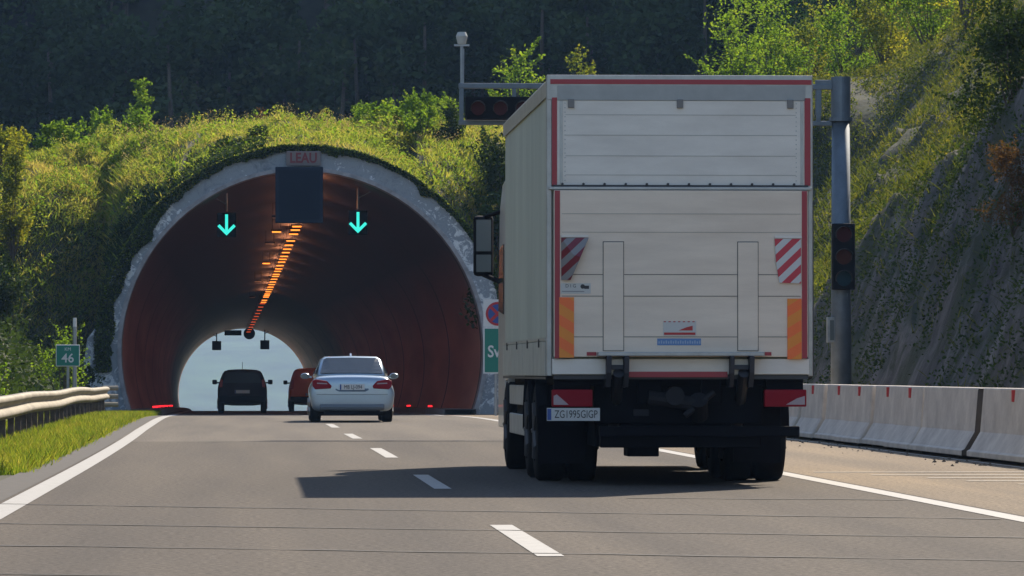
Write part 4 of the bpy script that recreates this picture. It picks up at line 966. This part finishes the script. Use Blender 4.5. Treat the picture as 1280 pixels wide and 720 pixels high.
# ledge and bumper beam
box('lift_ledge', M_alu, tx(746), tx(955), -.20, -.077, tz(445), tz(440), tk, bevel=.006)
box('rear_sill', M_tw, tx(690), tx(1013), -.05, .10, tz(468), tz(448.5), tk, bevel=.006)
box('sill_red_strip', M_tape, tx(785), tx(910), -.06, -.052, tz(471.5), tz(464.5), tk)
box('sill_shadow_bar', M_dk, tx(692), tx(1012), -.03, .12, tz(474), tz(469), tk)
for a, b in ((733, 745), (956, 965)): box('small_reflector', M_tape, tx(a), tx(b), -.083, -.0765, tz(444.5), tz(440), tl)
m = MB()
for a, b in ((757, 763), (779, 785), (912, 917), (936, 942)): m.prism_x([(-.24, tz(446)), (-.10, tz(443)), (.3, tz(450)), (.3, tz(484)), (-.08, tz(484)), (-.20, tz(466))], tx(a), tx(b))
m.box(tx(763), tx(779), -.12, -.08, tz(462), tz(456)); m.box(tx(917), tx(936), -.12, -.08, tz(462), tz(456))
m.each('lift_bracket', mat('bracket_grey', (.045, .048, .06), .6), tk, bevel=.004)
m = MB()
for px in (773, 930): m.cyl((tx(px), -.1, tz(466)), (tx(px + 1), .7, tz(540)), .055, n=10).cyl((tx(px + 9), .0, tz(470)), (tx(px + 9), .9, tz(505)), .04, n=10)
m.each('lift_cylinder', mat('ram_grey', (.09, .09, .1), .4, .6), tk)
# chassis
m = MB()
m.box(tx(800), tx(830), .15, 8.6, tz(505), tz(475)); m.box(tx(880), tx(905), .15, 8.6, tz(505), tz(475))
m.box(tx(745), tx(958), .25, .8, tz(530), tz(478)); m.box(tx(752), tx(945), .9, 3.2, tz(560), tz(500)); m.box(tx(700), tx(1000), .2, BL, tz(482), tz(471))
m.box(tx(752), tx(955), .12, .24, tz(560), tz(541)); m.box(tx(790), tx(830), .5, 1.0, tz(572), tz(548))
m.cyl((tx(745), 1.6, .78), (tx(965), 1.6, .78), .18, n=16)
m.box(tx(760), tx(940), 3.2, 8.2, .55, .95)
m.build('chassis', M_chs, tk, bevel=.01)
m = MB().cyl((tx(812), .10, tz(497)), (tx(870), .10, tz(505)), .07, n=12).cyl((tx(875), .05, tz(500)), (tx(878), .25, tz(520)), .09, n=12).box(tx(793), tx(812), .02, .1, tz(520), tz(512)).cyl((tx(858), .07, tz(520)), (tx(895), .07, tz(490)), .03, n=8)
m.cyl((tx(845), .0, tz(495)), (tx(845), .3, tz(495)), .09, n=16)
m.each('tow_gear', mat('oily_metal', (.022, .022, .026), .7, spec=.2), tk)
box('underrun_bar', M_chs, tx(750), tx(1002), .02, .11, tz(546), tz(533), tk, bevel=.01)
# lights
for s, (a, b, c) in ((-1, (690, 741, 712)), (1, (957, 1010, 992))):
    hs_ = box('tail_light', M_tail, tx(a), tx(b), -.02, .06, tz(508.5), tz(487), tk, bevel=.01)
    if s < 0: MB().prism_y([(tx(a + 2), tz(506)), (tx(a + 2), tz(495)), (tx(a + 6), tz(493)), (tx(c - 1), tz(506))], -.026, -.021).build('clear_lens', M_tailw, hs_)
    else: MB().prism_y([(tx(b - 2), tz(506)), (tx(b - 2), tz(495)), (tx(b - 12), tz(498)), (tx(c - 8), tz(506))], -.026, -.021).build('clear_lens', M_tailw, hs_)
    box('light_bracket', M_chs, tx(a + 3), tx(b - 3), .065, .2, tz(500), tz(474), tk)
p = box('licence_plate', mat('truck_plate', (.55, .56, .56), .45), tx(683.5), tx(750), -.03, -.018, tz(526), tz(510), tk)
box('blue_band', M_sblue, tx(684), tx(689), -.034, -.031, tz(525), tz(511), p)
text('lettering', 'ZG1995GIGP', .105, MATS['plate_black'], p, (tx(720), -.033, tz(518.2)), depth=.001, sx=.70)
# mud flaps, wheels
box('mud_flap', M_chs, tx(684), tx(745), 1.5, 1.53, tz(583), tz(508), tk); box('mud_flap', M_chs, tx(926), tx(986), .6, .63, tz(580), tz(505), tk)
M_trim = mat('truck_rim', (.06, .06, .065), .7)
for y in (2.45, 3.82):
    for s in (-1, 1):
        wheel(tk, s * 1.10, y, .50, .30, s, M_trim); wheel(tk, s * .78, y, .50, .28, -s, M_trim)
for s in (-1, 1): wheel(tk, s * 1.08, 8.25, .50, .32, s, M_trim)
for y in (2.45, 3.82):
    for s in (-1, 1):
        P = []
        for i in range(13):
            a = math.pi * i / 12; P.append([(s * .66, y + .60 * math.cos(a), .5 + .57 * math.sin(a)), (s * 1.26, y + .60 * math.cos(a), .5 + .57 * math.sin(a))])
        o = MB().grid(P).build('mudguard', M_chs, tk, smooth=True); q = o.modifiers.new('thick', 'SOLIDIFY'); q.thickness = .01
M_sg = mat('side_guard_paint', (.42, .42, .40), .5, var=.15, vscale=3)
for s in (-1, 1):
    X = s * 1.24
    for a, b in ((.42, .64), (.74, .95)): box('side_guard', M_sg, min(X, X - s * .04), max(X, X - s * .04), 4.55, 7.4, a, b, tk, bevel=.01)
    box('side_tank', M_chs, min(s * .6, s * 1.18), max(s * .6, s * 1.18), 5.0, 7.0, .42, .98, tk, bevel=.04)
# cab
M_cab = mat('cab_white', (.6, .6, .58), .35, coat=.4)
cb = MB().prism_x([(8.12, .55), (8.12, 2.9), (8.35, 3.3), (9.3, 3.25), (9.95, 2.95), (10.25, 1.75), (10.3, .95), (10.25, .45), (8.75, .45), (8.75, 1.0), (8.15, 1.0)], -1.22, 1.22).build('cab', M_cab, tk, bevel=.05)
for s in (-1, 1): MB().prism_x([(8.9, 1.75), (8.9, 2.55), (9.75, 2.5), (9.98, 1.8)], min(s * 1.223, s * 1.235), max(s * 1.223, s * 1.235)).build('side_window', M_glass, cb)
MB().add([(-1.08, 10.255, 1.85), (1.08, 10.255, 1.85), (1.08, 10.0, 2.88), (-1.08, 10.0, 2.88)], [(0, 1, 2, 3)]).build('windscreen', M_glass, cb)
# mirrors
for s in (-1, 1):
    Ym = 10.1; p_ = 6000 / (45.8 + Ym)
    xm0 = (592 - 320) / p_ - 4.05; xm1 = (617 - 320) / p_ - 4.05
    a, b = (xm0, xm1) if s < 0 else (-xm1, -xm0)
    zt_, zm_, zb_ = [1.09 + (465 - y) / p_ for y in (269, 316, 345)]
    mr = box('mirror', M_blk, a, b, Ym, Ym + .14, zb_, zt_, tk, bevel=.045)
    box('mirror_glass', MATS['mirror_glass'], a + .03, b - .03, Ym - .006, Ym - .001, zm_ + .02, zt_ - .05, mr); box('mirror_glass', MATS['mirror_glass'], a + .03, b - .03, Ym - .006, Ym - .001, zb_ + .05, zm_ - .02, mr)
    e = s * 1.2
    MB().cyl(((a + b) / 2, Ym + .07, zt_ - .02), (e, Ym - .25, zt_ + .04), .025, n=8).cyl(((a + b) / 2, Ym + .07, zb_ + .02), (e, Ym - .25, zb_ - .08), .03, n=8).build('mirror_arm', M_blk, mr)
MB().cyl((XR + .02, 1.2, tz(414)), (XR + .02, 1.2, tz(401)), .025, n=10).build('marker_light', mat('marker_cream', (.7, .62, .45), .4), tk)
box('right_edge_seal', M_dk, XR + .004, XR + .012, .02, .2, tz(470), tz(250), tk)

# ------------------------------------------------------------------ haze: one closed box of thin air
hz = box('haze', None, -3700, 3700, -55, 4000, -58, 185); 
hm = bpy.data.materials.new('haze_air'); hm.use_nodes = True; n = hm.node_tree.nodes; n.remove(n['Principled BSDF'])
pv = n.new('ShaderNodeVolumePrincipled'); pv.inputs['Color'].default_value = (.36, .60, 1.0, 1); pv.inputs['Density'].default_value = HAZE
hm.node_tree.links.new(pv.outputs[0], n['Material Output'].inputs['Volume']); hz.data.materials.append(hm); tag(hz, kind='stuff')
